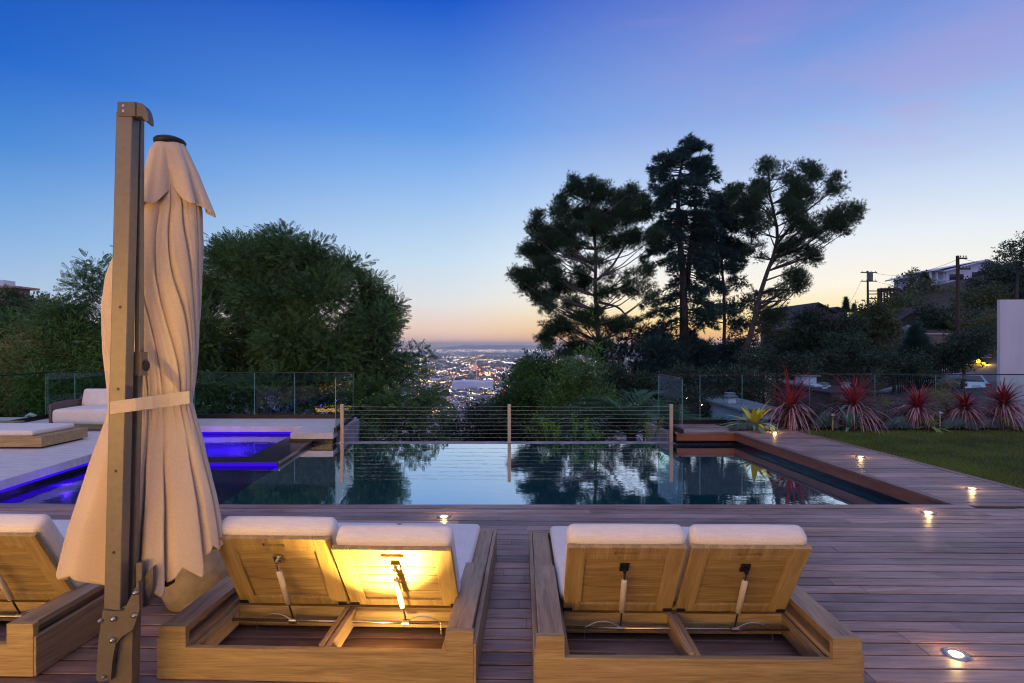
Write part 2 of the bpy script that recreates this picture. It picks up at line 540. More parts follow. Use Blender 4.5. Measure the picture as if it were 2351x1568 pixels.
def water_mat(name, tint, base_fac, rough=.03, bumpk=.05, body=(.01, .17, .22, 1), bodyk=.5, glow=False):
    m, t = new_mat(name)
    o = t.nodes.new('ShaderNodeOutputMaterial')
    tr = t.nodes.new('ShaderNodeBsdfTransparent'); tr.inputs[0].default_value = tint
    gl = t.nodes.new('ShaderNodeBsdfGlossy'); gl.inputs['Roughness'].default_value = rough; gl.inputs[0].default_value = (.93, .96, 1, 1)
    fr = t.nodes.new('ShaderNodeFresnel'); fr.inputs[0].default_value = 1.6
    fac = math_node('ADD', math_node('MULTIPLY', fr.outputs[0], 1.15, tree=t), base_fac, clamp=True, tree=t)
    co = t.nodes.new('ShaderNodeTexCoord').outputs['Object']
    mp = t.nodes.new('ShaderNodeMapping'); mp.inputs['Scale'].default_value = (1.0, 1.5, 1); t.links.new(co, mp.inputs[0])
    n1 = t.nodes.new('ShaderNodeTexNoise'); n1.inputs['Scale'].default_value = 3.0; n1.inputs['Detail'].default_value = 3; t.links.new(mp.outputs[0], n1.inputs[0])
    bp = t.nodes.new('ShaderNodeBump'); bp.inputs['Strength'].default_value = bumpk; bp.inputs['Distance'].default_value = .02
    t.links.new(n1.outputs[0], bp.inputs['Height']); t.links.new(bp.outputs[0], gl.inputs['Normal'])
    mx = t.nodes.new('ShaderNodeMixShader'); t.links.new(fac, mx.inputs[0])
    df = t.nodes.new('ShaderNodeBsdfDiffuse'); df.inputs[0].default_value = body
    m2 = t.nodes.new('ShaderNodeMixShader'); m2.inputs[0].default_value = bodyk
    if glow:
        tl_ = t.nodes.new('ShaderNodeBsdfTranslucent'); tl_.inputs[0].default_value = body; df = tl_
    t.links.new(tr.outputs[0], m2.inputs[1]); t.links.new(df.outputs[0], m2.inputs[2])
    t.links.new(m2.outputs[0], mx.inputs[1]); t.links.new(gl.outputs[0], mx.inputs[2]); t.links.new(mx.outputs[0], o.inputs[0])
    return m


M = {}
M['teak_x'] = wood('teak across', S(120, 98, 62), S(178, 154, 106), 0)
M['teak_y'] = wood('teak along', S(112, 92, 70), S(172, 148, 116), 1)
M['teak_z'] = wood('teak upright', S(120, 98, 62), S(178, 154, 106), 2)
M['deck'] = wood('hardwood deck', S(82, 58, 48), S(164, 130, 112), 0, rough=.44, gscale=.7, tone=.5)
M['deck_y'] = wood('hardwood deck border', S(96, 68, 56), S(142, 108, 92), 1, rough=.46, gscale=.7)
M['fascia'] = wood('hardwood fascia', S(150, 84, 44), S(186, 118, 72), 0, rough=.5, gscale=.6)
M['fascia_y'] = wood('hardwood fascia side', S(110, 66, 44), S(160, 104, 72), 1, rough=.5, gscale=.6)
M['subframe'] = pbr('deck subframe', S(26, 14, 10), S(44, 24, 16), 8, .8)
M['cushion'] = fabric('cushion linen', S(210, 202, 192), S(234, 226, 216), 420, .1)
M['canopy'] = fabric('canopy fabric', S(194, 174, 150), S(210, 190, 166), 500, .01)
M['strap'] = fabric('strap fabric', S(184, 168, 148), S(204, 188, 168), 600, .05)
M['mast'] = pbr('bronze aluminium', S(104, 98, 92), S(114, 108, 102), 30, .42, .35, .05, 200)
M['mast_cap'] = pbr('bronze cap', S(84, 78, 74), S(96, 90, 86), 20, .5, .2, .08, 120)
M['steel'] = pbr('steel', S(170, 166, 160), S(196, 190, 184), 40, .28, 1.0)
M['strut'] = pbr('strut enamel', S(190, 180, 168), S(204, 194, 182), 20, .4)
M['post'] = pbr('post metal', S(206, 178, 142), S(222, 194, 160), 10, .5, .1)
M['cable'] = pbr('pale cable', S(176, 172, 164), S(196, 190, 182), 10, .5, .2)
M['black'] = pbr('black metal', S(20, 20, 22), S(34, 34, 36), 20, .45, .2)
M['dark_metal'] = pbr('dark rail metal', S(38, 36, 38), S(54, 50, 50), 14, .4, .5)
M['stone'] = pbr('travertine', S(196, 186, 178), S(226, 218, 212), 3.2, .55, 0, .12, 40, (1, 3.5, 1), 8)
M['concrete'] = pbr('concrete', S(118, 110, 114), S(170, 160, 164), 5, .8, 0, .25, 30, (1, 1, 1), 8)
M['tile'] = pbr('black pool tile', S(14, 14, 18), S(34, 34, 42), 30, .25, 0, .2, 60)
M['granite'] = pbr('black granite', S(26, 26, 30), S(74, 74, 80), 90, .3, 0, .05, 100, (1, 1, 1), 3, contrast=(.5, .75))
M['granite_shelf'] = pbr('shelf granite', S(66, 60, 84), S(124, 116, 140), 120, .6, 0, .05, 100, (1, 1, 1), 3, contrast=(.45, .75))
M['basin'] = pbr('pool plaster', S(30, 110, 124), S(52, 142, 154), 1.2, .7)
M['basin_blue'] = pbr('spa plaster', S(120, 120, 150), S(150, 150, 180), 6, .6)
M['water'] = water_mat('pool water', (.30, .70, .74, 1), .42, .03, .05)
M['spa_water'] = water_mat('spa water', (.72, .76, 1, 1), .0, .02, .25, (.3, .2, 1, 1), .5, True)
M['glass'] = glass_mat('balustrade glass', (.84, .93, .90, 1), .85)
M['glass_edge'] = pbr('glass edge', S(90, 140, 130), S(120, 170, 160), 10, .2)
M['bulb'] = emit('lamp lens', S(255, 206, 120), 9)
M['led'] = emit('violet led', S(54, 12, 235), 1.1)
M['lawn'] = leafm('grass blades', S(56, 84, 26), S(134, 150, 58), .9, .3)
M['soil'] = pbr('soil', S(40, 34, 28), S(66, 56, 46), 8, .95, 0, .5, 30)
M['bark'] = pbr('bark', S(46, 40, 36), S(84, 74, 66), 6, .9, 0, .6, 12, (1, 1, .3), 6)
M['bark_pale'] = pbr('pale bark', S(74, 66, 62), S(114, 102, 96), 6, .9, 0, .6, 12, (1, 1, .3), 6)
M['pine'] = leafm('pine needles', S(34, 58, 36), S(64, 94, 54), .7, .15)
M['cedar'] = leafm('cedar needles', S(34, 62, 54), S(60, 94, 84), .6, .12)
M['locust'] = leafm('feathery leaves', S(42, 78, 44), S(98, 132, 70), .7, .3)
M['shrub'] = leafm('shrub leaves', S(36, 70, 38), S(84, 122, 58), .8, .25)
M['shrub_light'] = leafm('fresh shrub leaves', S(52, 92, 42), S(104, 140, 64), .9, .3)
M['bamboo'] = leafm('bamboo leaves', S(88, 100, 52), S(160, 156, 90), 1.1, .3)
M['hill_tree'] = leafm('hillside leaves', S(54, 68, 36), S(104, 112, 58), .25, .2)
M['hill_tree_dark'] = leafm('dark hillside leaves', S(36, 56, 40), S(66, 90, 58), .25, .15)
M['dry_bush'] = leafm('dry brush', S(66, 60, 38), S(104, 92, 58), .25, .2)
M['sprout'] = leafm('sprout leaves', S(80, 130, 40), S(126, 170, 60), 2, .4)
M['cordy'] = leafm('red sword leaves', S(104, 30, 40), S(178, 72, 74), 9, .15, .4)
M['cordy_old'] = leafm('old sword leaves', S(112, 72, 76), S(196, 150, 150), 9, .12, .5)
M['agave'] = leafm('blue agave', S(80, 130, 116), S(124, 168, 148), 2.5, .1, .45)
M['agave_yellow'] = leafm('yellow agave', S(190, 180, 40), S(236, 214, 70), 2.5, .2, .4)
M['agave_green'] = leafm('green agave', S(96, 130, 70), S(150, 176, 96), 2.5, .1, .4)
M['senecio'] = leafm('chalk stick leaves', S(84, 116, 122), S(134, 160, 160), 3, .1)
M['palm'] = leafm('palm leaves', S(44, 84, 56), S(88, 126, 84), 1, .2)
M['white_wall'] = pbr('white stucco', S(196, 190, 196), S(222, 216, 220), 1.1, .85, 0, .25, 45, (1.5, 1.5, .35), 8)
M['hill_house'] = pbr('pale siding', S(206, 208, 222), S(220, 222, 232), 4, .8)
M['tan_wall'] = pbr('tan stucco', S(176, 136, 110), S(196, 156, 130), 4, .85)
M['grey_wall'] = pbr('grey stucco', S(92, 82, 84), S(110, 100, 102), 3, .85)
M['roof'] = pbr('shingle roof', S(44, 42, 48), S(66, 62, 68), 3, .85, 0, .3, 20)
M['roof_pale'] = pbr('pale flat roof', S(92, 106, 116), S(126, 138, 146), 1.5, .7, 0, .1, 10)
M['window'] = pbr('dark window', S(24, 28, 38), S(40, 46, 58), 2, .1)
M['pole'] = pbr('pole wood', S(54, 38, 32), S(84, 62, 52), 5, .9, 0, .4, 20, (1, 1, .2))
M['road'] = pbr('asphalt', S(58, 56, 62), S(80, 76, 84), 2, .85, 0, .2, 80)
M['kerb'] = pbr('kerb concrete', S(150, 142, 146), S(176, 168, 172), 3, .8)
M['car_paint'] = pbr('silver paint', S(186, 206, 216), S(200, 218, 228), 2, .25, .5)
M['rubber'] = pbr('rubber', S(16, 16, 18), S(26, 26, 28), 8, .8)
M['tail'] = pbr('tail lamp red', S(130, 14, 16), S(150, 20, 20), 4, .3)
M['ceramic'] = pbr('ribbed ceramic', S(150, 142, 130), S(180, 170, 156), 14, .8, 0, 0, 40)
M['wicker'] = pbr('grey wicker', S(74, 64, 58), S(110, 98, 90), 60, .8, 0, .5, 90)
M['pvc'] = pbr('grey pipe', S(150, 180, 174), S(170, 196, 190), 4, .4)
M['terrain'] = pbr('hillside scrub', S(34, 36, 22), S(70, 64, 44), .12, .95, 0, .5, 1.5, detail=8, bdist=.4)
M['city_ground'] = pbr('city ground', S(100, 106, 120), S(150, 148, 158), .004, .95, detail=10)
M['city_wall'] = pbr('city walls', S(150, 150, 160), S(206, 200, 204), .01, .9, tone=1.0)
M['city_white'] = pbr('city white', S(206, 208, 220), S(226, 226, 232), .02, .8)
M['city_dark'] = pbr('city dark', S(60, 66, 84), S(80, 86, 104), .02, .8)
M['city_tree'] = leafm('city tree leaves', S(28, 44, 40), S(52, 70, 58), .01, .1)
M['far_hill'] = pbr('far hill', S(74, 86, 96), S(100, 110, 116), .002, .95, detail=8)
M['lwarm'] = emit('city lamp warm', S(255, 200, 120), 9, False)
M['lorange'] = emit('city lamp orange', S(255, 140, 60), 9, False)
M['lwhite'] = emit('city lamp white', S(255, 238, 226), 9, False)
M['lred'] = emit('city lamp red', S(255, 50, 60), 7, False)
M['lblue'] = emit('city lamp blue', S(90, 110, 255), 7, False)
M['lwin'] = emit('lit windows', S(255, 168, 90), 1.6, False)
M['lamp_yellow'] = emit('garden lamp', S(255, 190, 40), 10)

# ceramic ribs
t = M['ceramic'].node_tree
b = [n for n in t.nodes if n.type == 'BSDF_PRINCIPLED'][0]
wv = t.nodes.new('ShaderNodeTexWave'); wv.bands_direction = 'Z'; wv.inputs['Scale'].default_value = 48; wv.inputs['Distortion'].default_value = 6
wv.inputs['Detail'].default_value = 3; wv.inputs['Detail Scale'].default_value = 3
t.links.new(t.nodes.new('ShaderNodeTexCoord').outputs['Object'], wv.inputs[0])
bp = t.nodes.new('ShaderNodeBump'); bp.inputs['Strength'].default_value = .5; bp.inputs['Distance'].default_value = .0025
t.links.new(wv.outputs['Fac'], bp.inputs['Height']); t.links.new(bp.outputs[0], b.inputs['Normal'])


def struct(o, kind='structure'):
    o['kind'] = kind
    return o


# ------------------------------------------------------------------ terrain
def lerp_tab(x, tab):
    return np.interp(x, [a for a, _ in tab], [b for _, b in tab])


def sstep(a, b, x):
    t_ = np.clip((x - a) / (b - a), 0, 1)
    return t_ * t_ * (3 - 2 * t_)


# ridge lines of the hillsides, in picture height over picture x, with the distance where they crest
RIDGE = [(-1400, 600), (-300, 660), (0, 715), (110, 755), (220, 810), (330, 860), (450, 1500), (1500, 1500), (1620, 900), (1760, 842),
         (1850, 770), (2000, 715), (2130, 662), (2300, 640), (2420, 600), (3800, 560)]


def terrain_z(X, Y):
    X = np.asarray(X, float); Y = np.asarray(Y, float)
    u = CX + F * X / np.maximum(Y, 1.0)
    valley = np.maximum(-.9 - .52 * np.maximum(Y - 12.9, 0), -180)
    crest = EYE - (lerp_tab(u, RIDGE) - HZ) * 95 / F
    side = np.maximum(sstep(1620, 1800, u), 1 - sstep(200, 330, u))
    base = -.9 - .9 * sstep(13, 22, Y) - np.where(u < 1000, 3.0, 0) * sstep(13, 40, Y)
    hill = base + (crest - base) * sstep(26, 95, Y)
    z = valley * (1 - side) + hill * side
    z = z * (1 - sstep(110, 520, Y)) + (-180) * sstep(110, 520, Y)
    # flat just round the house
    return z


Ys = np.concatenate([np.linspace(-30, 12.5, 6), np.linspace(12.9, 60, 60), np.geomspace(62, 700, 60), np.geomspace(760, 23500, 14)])
us = np.linspace(-2.4, 2.4, 240)
YY, UU = np.meshgrid(Ys, us, indexing='ij')
XX = UU * np.maximum(YY, 14.0)
ZZ = terrain_z(XX, YY)
bumpy = .5 * np.sin(XX * .31 + YY * .17) * np.sin(YY * .23 - XX * .11) * sstep(30, 70, YY) * (1 - sstep(110, 520, YY)) * 1.6
ZZ = ZZ + bumpy
n0, n1 = YY.shape
idx = np.arange(n0 * n1).reshape(n0, n1)
q = np.stack([idx[:-1, :-1], idx[:-1, 1:], idx[1:, 1:], idx[1:, :-1]], -1)
split = int(np.searchsorted(Ys, 560))
ground = raw_mesh('hillside', np.stack([XX, YY, ZZ], -1), [q.reshape(-1, 4)], [M['terrain'], M['city_ground']], smooth=True)
mi = np.zeros((n0 - 1, n1 - 1), dtype=np.int32); mi[split:, :] = 1
ground.data.polygons.foreach_set('material_index', mi.ravel())
struct(ground)

# distant ridges: solid, with their own width
def ridge(name, Y, depth, prof, mat, zb=-181):
    xs = np.array([p[0] for p in prof], float); ys = np.array([p[1] for p in prof], float)
    xx = np.linspace(xs[0], xs[-1], 400)
    yy = np.interp(xx, xs, ys) + np.cumsum(rng.normal(0, .05, 400)) * .5 * 0 + np.interp(xx, np.linspace(xs[0], xs[-1], 90), rng.normal(0, .35, 90))
    X = (xx - CX) * Y / F
    top = EYE - (yy - HZ) * Y / F
    rows = []
    for k, (dy, fr) in enumerate([(-depth, 0), (-depth * .6, .35), (-depth * .25, .8), (0, 1), (depth * .5, .6), (depth, 0)]):
        sc_ = (Y + dy) / Y
        rows.append(np.stack([X, np.full(400, Y + dy), zb + (top - zb) * fr], 1))
    V = np.concatenate(rows)
    ix = np.arange(6 * 400).reshape(6, 400)
    qq = np.stack([ix[:-1, :-1], ix[:-1, 1:], ix[1:, 1:], ix[1:, :-1]], -1).reshape(-1, 4)
    return struct(raw_mesh(name, V, [qq], mat, smooth=True))


ridge('far_hills', 21500, 1500, [(860, 801), (960, 800), (1005, 798), (1060, 792.5), (1090, 791), (1130, 792), (1230, 793), (1300, 796), (1500, 798), (1800, 797), (2200, 800)], M['far_hill'])
ridge('middle_hills', 9000, 900, [(700, 816), (860, 812), (940, 808), (985, 807), (1010, 810), (1030, 814), (1080, 812), (1130, 810), (1180, 811), (1260, 812), (1400, 809), (1700, 813)], M['far_hill'], -182)

# ------------------------------------------------------------------ city
def city():
    # ordinary blocks, too many to count
    tmpl = MB().box(-.5, .5, -.5, .5, 0, 1)
    tv = np.concatenate(tmpl.V); tf = np.concatenate(tmpl.F4)
    n = 5200
    Yb = 950 * (9500 / 950) ** rng.random(n)
    ub = rng.uniform(860, 1760, n)
    X = (ub - CX) * Yb / F
    w = rng.uniform(10, 34, n) * (1 + Yb / 5000); d = rng.uniform(10, 30, n); h = rng.gamma(2.0, 3.2, n) + 4
    V = tv[None] * np.stack([w, d, h], 1)[:, None, :] + np.stack([X, Yb, np.full(n, -180.)], 1)[:, None, :]
    f = tf[None] + (np.arange(n) * 8)[:, None, None]
    o = raw_mesh('city_blocks', V.reshape(-1, 3), [f.reshape(-1, 4)], M['city_wall'], tone=np.repeat(rng.uniform(-.72, .1, n), 6))
    tag(o, 'mass of small low city buildings spread over the plain below', 'city', kind='stuff')
    # dark street trees
    n = 9000
    Yb = 900 * (8000 / 900) ** rng.random(n); ub = rng.uniform(860, 1760, n)
    X = (ub - CX) * Yb / F
    octa = np.array([[1, 0, 0], [-1, 0, 0], [0, 1, 0], [0, -1, 0], [0, 0, 1], [0, 0, -1]], float)
    of = np.array([[0, 2, 4], [2, 1, 4], [1, 3, 4], [3, 0, 4], [2, 0, 5], [1, 2, 5], [3, 1, 5], [0, 3, 5]])
    V, f = scatter(octa, of, np.stack([X, Yb, np.full(n, -175.)], 1), rots(rng.normal(size=(n, 3)), rng.random(n) * 6), rng.uniform(5, 13, n) * (1 + Yb / 6000))
    o = raw_mesh('city_trees', V, [f], M['city_tree'])
    tag(o, 'dark trees scattered between the far city blocks', 'trees', kind='stuff')
    # lamps of the streets and windows
    sets = {'lwarm': [], 'lorange': [], 'lwhite': [], 'lred': [], 'lblue': []}
    def put(x, y, k, r):
        Y = F * 165 / (y - HZ)
        Y = min(Y, 24000)
        sets[k].append(((x - CX) * Y / F, Y, EYE - (y - HZ) * Y / F, r * Y / F))
    keys = ['lwarm', 'lwarm', 'lwarm', 'lwhite', 'lwhite', 'lorange']
    for i in range(2600):                                   # even sprinkle
        y = HZ + 14 + 150 * rng.random() ** 1.5
        put(rng.uniform(860, 1760), y, keys[rng.integers(6)], rng.uniform(.3, .8))
    for i in range(1300):                                   # the bright far plain
        put(rng.uniform(860, 1800), rng.normal(804.5, 1.6), keys[rng.integers(6)], rng.uniform(.3, .85))
    for i in range(52):                                     # lit streets
        x0, y0 = rng.uniform(900, 1300), HZ + 30 + 100 * rng.random() ** 1.2
        ln = rng.uniform(12, 60); sl = rng.choice([0, 0, -.35, .3, -.6]) * .5
        k = keys[rng.integers(6)]
        for j in range(int(ln * .8)):
            a = rng.random()
            put(x0 + a * ln + rng.normal(0, .6), y0 + a * ln * sl + rng.normal(0, .7), k, rng.uniform(.35, .95))
    for (x, y, n_, sx, sy, k, r0) in [(1112, 858, 60, 14, 4, 'lorange', 1.2), (1250, 854, 26, 6, 2, 'lorange', 1.6), (985, 852, 40, 14, 3, 'lwarm', 1.0),
                                      (1176, 866, 90, 30, 4, 'lwarm', .9), (1000, 940, 60, 14, 6, 'lwarm', 1.1), (1118, 858, 14, 4, 2, 'lwhite', 1.6),
                                      (1010, 905, 46, 12, 8, 'lorange', .9), (1162, 900, 24, 7, 4, 'lred', 1.0), (1145, 905, 20, 5, 3, 'lblue', 1.1),
                                      (1200, 885, 30, 16, 4, 'lwhite', .9), (1135, 880, 26, 10, 2, 'lorange', .9), (1185, 905, 20, 8, 3, 'lorange', 1.0),
                                      (1035, 897, 10, 3, 2, 'lwhite', 1.3), (1480, 872, 60, 16, 8, 'lwarm', 1.3), (1500, 892, 20, 10, 5, 'lorange', 1.3)]:
        for j in range(n_):
            put(rng.normal(x, sx), rng.normal(y, sy), k, rng.uniform(.4, 1) * r0)
    nm = {'lwarm': ('warm', 'warm yellow'), 'lorange': ('orange', 'orange'), 'lwhite': ('white', 'white'), 'lred': ('red', 'red'), 'lblue': ('blue', 'blue')}
    for k, pts in sets.items():
        a = np.array(pts)
        V, f = scatter(octa, of, a[:, :3], rots(rng.normal(size=(len(a), 3)), rng.random(len(a))), a[:, 3] * .8)
        o = raw_mesh('%s_city_lights' % nm[k][0], V, [f], M[k])
        tag(o, '%s street and window lights glittering over the far city' % nm[k][1], 'city lights', kind='stuff')

    def block(name, label, cx, cy, w, h, mat, extra=None, depth=.6):
        Y = F * 180 / (cy - HZ)
        Y = min(Y, 8000)
        k = Y / F
        e = empty(name, ((cx - CX) * k, Y, -180), label, 'building')
        b_ = MB().box(-w * k / 2, w * k / 2, 0, w * k * depth, 0, h * k)
        b_.box(-w * k / 2 * .6, w * k / 2 * .3, w * k * .1, w * k * depth * .8, h * k, h * k * 1.12)
        b_.build('wall', mat, e)
        if extra:
            rows, cols = extra
            for i in range(rows):
                for j in range(cols):
                    x0 = -w * k / 2 + w * k * (j + .2) / cols
                    z0 = h * k * (i + .3) / rows
                    MB().box(x0, x0 + w * k * .6 / cols, -.6, -.1, z0, z0 + h * k * .45 / rows).build('window', M['lwin'], e)
        return e
    block('concert_hall', 'large pale hall with low wide front, brightest block in the city', 1083, 898, 92, 22, M['city_white'])
    e = block('film_studio', 'white box shaped hall with glowing foot beside the wide pale hall', 1138, 905, 38, 15, M['city_white'])
    block('office_tower', 'isolated square tower rising over the dark middle hills', 1091, 850, 9, 16, M['city_wall'], (6, 5))
    block('office_block', 'office block with rows of lit windows at the edge of the trees', 1205, 912, 22, 18, M['city_dark'], (6, 7))
    block('office_slab', 'thin white slab tower next to the office with lit rows', 1190, 912, 5, 24, M['city_white'])
    block('dark_office', 'dark flat topped block behind the wide pale hall', 1103, 884, 22, 12, M['city_dark'], (2, 5))
    block('apartment_house', 'low building with a row of orange windows nearest the cable railing', 1118, 955, 26, 9, M['city_wall'], (2, 9))
    block('warehouse', 'long pale warehouse left of the pale hall', 1000, 878, 36, 8, M['city_white'])
    block('white_villa', 'cluster of pale rooftops just above the cable railing', 1112, 990, 40, 15, M['city_white'], None)
    block('pale_block', 'pale stepped block between hall and office', 1160, 885, 16, 9, M['city_white'])
    # single blocks large enough to make out
    me = None
    for i in range(110):
        Yb = 1000 * (2600 / 1000) ** rng.random(); ub = rng.uniform(940, 1290)
        if me is None:
            m_ = MB().box(-.5, .5, -.5, .5, 0, 1); m_.box(-.2, .15, -.2, .2, 1, 1.2)
            o = m_.build('city_building', M['city_white']); me = o
        else:
            o = me.copy(); COL.objects.link(o)
        o.location = ((ub - CX) * Yb / F, Yb, -180)
        o.scale = (rng.uniform(14, 34), rng.uniform(12, 26), rng.uniform(5, 13))
        o.rotation_euler = (0, 0, rng.choice([0, .4, -.3]))
        tag(o, 'small pale flat roofed building among the trees of the far city', 'building', 'pale low buildings of the far city')


city()

# ------------------------------------------------------------------ decks and pool (built on the pool's axes)
WZ, SZ = -.23, -.17            # pool and spa water levels
PN, PF, PR = 5.85, 10.72, 5.165
SX, STX = -2.95, -5.78         # shelf and stone edge


def poly(pts):
    return [(sh(x, y), y) for x, y in pts]


def boards():
    b = MB()
    tilt = math.tan(R(-1.0))
    pitch, gap = .1255, .0135
    xs = (-7.5, 9.5)
    def strip(x0, x1, yc, ymaxf=None, w=pitch - gap):
        cuts = [x0]
        while cuts[-1] < x1:
            cuts.append(cuts[-1] + rng.uniform(1.3, 3.6))
        cuts[-1] = x1
        if len(cuts) > 2 and cuts[-1] - cuts[-2] < .3: cuts.pop(-2)
        for a, c in zip(cuts[:-1], cuts[1:]):
            c2 = c - .002
            dz = rng.normal(0, .0008)
            j = rng.uniform(-.0012, .0012)
            y0 = [yc + tilt * a + j, yc + tilt * c2 + j]
            v = [(a, y0[0], 0), (c2, y0[1], 0), (c2, y0[1] + w, 0), (a, y0[0] + w, 0)]
            e = .003
            top = [(a, y0[0] + e, dz), (c2, y0[1] + e, dz), (c2, y0[1] + w - e, dz), (a, y0[0] + w - e, dz)]
            mids = [(x, y, dz - e) for x, y, _ in v]
            bot = [(x, y, -.024) for x, y, _ in v]
            V = top + mids + bot
            f = [[0, 1, 2, 3]] + [[4 + i, 4 + (i + 1) % 4, (i + 1) % 4, i] for i in range(4)] + [[8 + i, 8 + (i + 1) % 4, 4 + (i + 1) % 4, 4 + i] for i in range(4)]
            b.add(V, f, tone=rng.uniform(-1, 1))
    y = -1.2
    while y < PN - .14:
        strip(xs[0], xs[1], y)
        y += pitch
    # walkway boards on the right of the pool, and the far terrace
    yy = y
    tilt = 0
    while yy < 12.2:
        x0 = sh(PR, yy) + .1
        x1 = sh(6.54, yy) - .1
        if yy > PF - .1:
            x0 = sh(4.10, yy) + .02
        strip(x0, x1 if yy < 11.6 else x1 + 1.3, yy, None)
        yy += pitch
    o = b.build('deck', M['deck'], use_tone=True)
    struct(o)
    # edge boards, a hair proud
    e = MB()
    e.prism(poly([(-7.3, PN - .14), (PR + .12, PN - .12), (PR + .12, PN), (-7.3, PN)]), -.03, .0035)
    e.build('deck_edge', M['deck'], None)['kind'] = 'structure'
    e = MB()
    e.prism(poly([(PR, PN), (PR + .1, PN), (PR + .1, PF - .02), (PR, PF - .02)]), -.03, .0035)
    e.prism(poly([(6.44, 2.0), (6.54, 2.0), (6.54, 11.7), (6.44, 11.7)]), -.03, .0045)
    e.build('deck_edge', M['deck_y'], None)['kind'] = 'structure'
    e = MB()
    e.prism(poly([(4.06, PF - .1), (PR + .1, PF - .1), (PR + .1, PF - .004), (4.06, PF - .004)]), -.03, .0055)
    e.build('deck_edge', M['deck'], None)['kind'] = 'structure'
    # fascia under the edges
    f = MB(); f.prism(poly([(PR + .014, PN + .02), (PR + .05, PN + .02), (PR + .05, PF), (PR + .014, PF)]), -.155, -.031)
    f.build('deck_fascia', M['fascia_y'], None)['kind'] = 'structure'
    f = MB(); f.prism(poly([(4.075, PF - .09), (PR + .05, PF - .09), (PR + .05, PF - .05), (4.075, PF - .05)]), -.155, -.031)
    f.build('deck_fascia', M['fascia'], None)['kind'] = 'structure'
    # subframe
    s_ = MB(); s_.box(-9, 9.5, -3, PN - .05, -.3, -.12)
    s_.prism(poly([(PR + .06, PN - .05), (6.50, PN - .05), (6.50, 12.2), (PR + .06, 12.2)]), -.3, -.12)
    s_.prism(poly([(4.12, PF + .01), (PR + .06, PF + .01), (PR + .06, 12.2), (4.12, 12.2)]), -.3, -.12)
    s_.build('deck_subframe', M['subframe'])['kind'] = 'structure'


boards()

# pool shell
b = MB()
ws = [((SX - .0, PN - .3), (PR + .3, PN - .3), (PR + .3, PN + .02), (SX, PN + .02))]
b.prism(poly([(SX, PN - .2), (PR + .04, PN - .2), (PR + .04, PF), (SX, PF)]), -1.9, -1.5)          # floor
b.build('pool_floor', M['basin'])['kind'] = 'structure'
b = MB()
b.prism(poly([(-7.0, PN - .25), (PR + .4, PN - .25), (PR + .4, PN - .03), (-7.0, PN - .03)]), -1.9, -.205)
b.prism(poly([(PR + .03, PN - .03), (PR + .4, PN - .03), (PR + .4, PF - .05), (PR + .03, PF - .05)]), -1.9, -.157)
b.prism(poly([(4.09, PF - .046), (PR + .4, PF - .046), (PR + .4, PF + .3), (4.09, PF + .3)]), -1.9, -.206)
b.build('pool_wall', M['tile'])['kind'] = 'structure'
b = MB()
b.prism(poly([(-2.53, PF), (4.09, PF), (4.09, PF + .24), (-2.53, PF + .24)]), -3.2, WZ + .004)
b.build('weir_wall', M['concrete'])['kind'] = 'structure'
# bench step along the right side
b = MB(); b.prism(poly([(PR - .45, PN - .02), (PR + .029, PN - .02), (PR + .029, PF - .05), (PR - .45, PF - .05)]), -1.5, WZ - .25)
b.build('pool_bench', M['tile'])['kind'] = 'structure'

# shelf beside the pool
b = MB()
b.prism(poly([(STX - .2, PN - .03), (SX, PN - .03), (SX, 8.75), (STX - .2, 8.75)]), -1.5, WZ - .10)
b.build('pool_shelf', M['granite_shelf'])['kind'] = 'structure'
# spa walls and floor
b = MB()
b.prism(poly([(STX - .05, 8.75), (SX, 8.75), (SX, 9.13), (STX - .05, 9.13)]), -1.5, SZ + .006)
b.prism(poly([(-3.56, 9.13), (SX, 9.13), (SX, 11.46), (-3.56, 11.46)]), -1.5, SZ + .006)
b.prism(poly([(SX, 10.64), (-2.53, 10.64), (-2.53, 11.46), (SX, 11.46)]), -1.5, SZ - .05)
b.build('spa_wall', M['granite'])['kind'] = 'structure'
b = MB()
b.prism(poly([(STX - .05, 9.13), (-3.56, 9.13), (-3.56, 11.46), (STX - .05, 11.46)]), -1.5, -.9)
b.build('spa_floor', M['basin_blue'])['kind'] = 'structure'
# water sheets
def sheet(name, pts, z, mat):
    o = raw_mesh(name, [(x, y, z) for x, y in poly(pts)], [[[0, 1, 2, 3]]], mat)
    return struct(o)
sheet('pool_water', [(SX, PN - .03), (PR + .03, PN - .03), (PR + .03, PF), (SX, PF)], WZ, M['water'])
M['shelf_water'] = water_mat('shelf water', (.8, .82, 1, 1), .0, .03, .2, (.3, .25, 1, 1), .35, True)
sheet('shelf_water', [(STX - .04, PN - .03), (SX, PN - .03), (SX, 8.75), (STX - .04, 8.75)], WZ, M['shelf_water'])
sheet('spa_water', [(STX - .04, 9.13), (-3.56, 9.13), (-3.56, 11.45), (STX - .04, 11.45)], SZ, M['spa_water'])
# bright metal strip along the spa lip
b = MB(); b.prism(poly([(SX - .012, 8.76), (SX + .006, 8.76), (SX + .006, 10.6), (SX - .012, 10.6)]), SZ - .03, SZ + .012)
b.build('spa_edge_strip', M['steel'])['kind'] = 'structure'

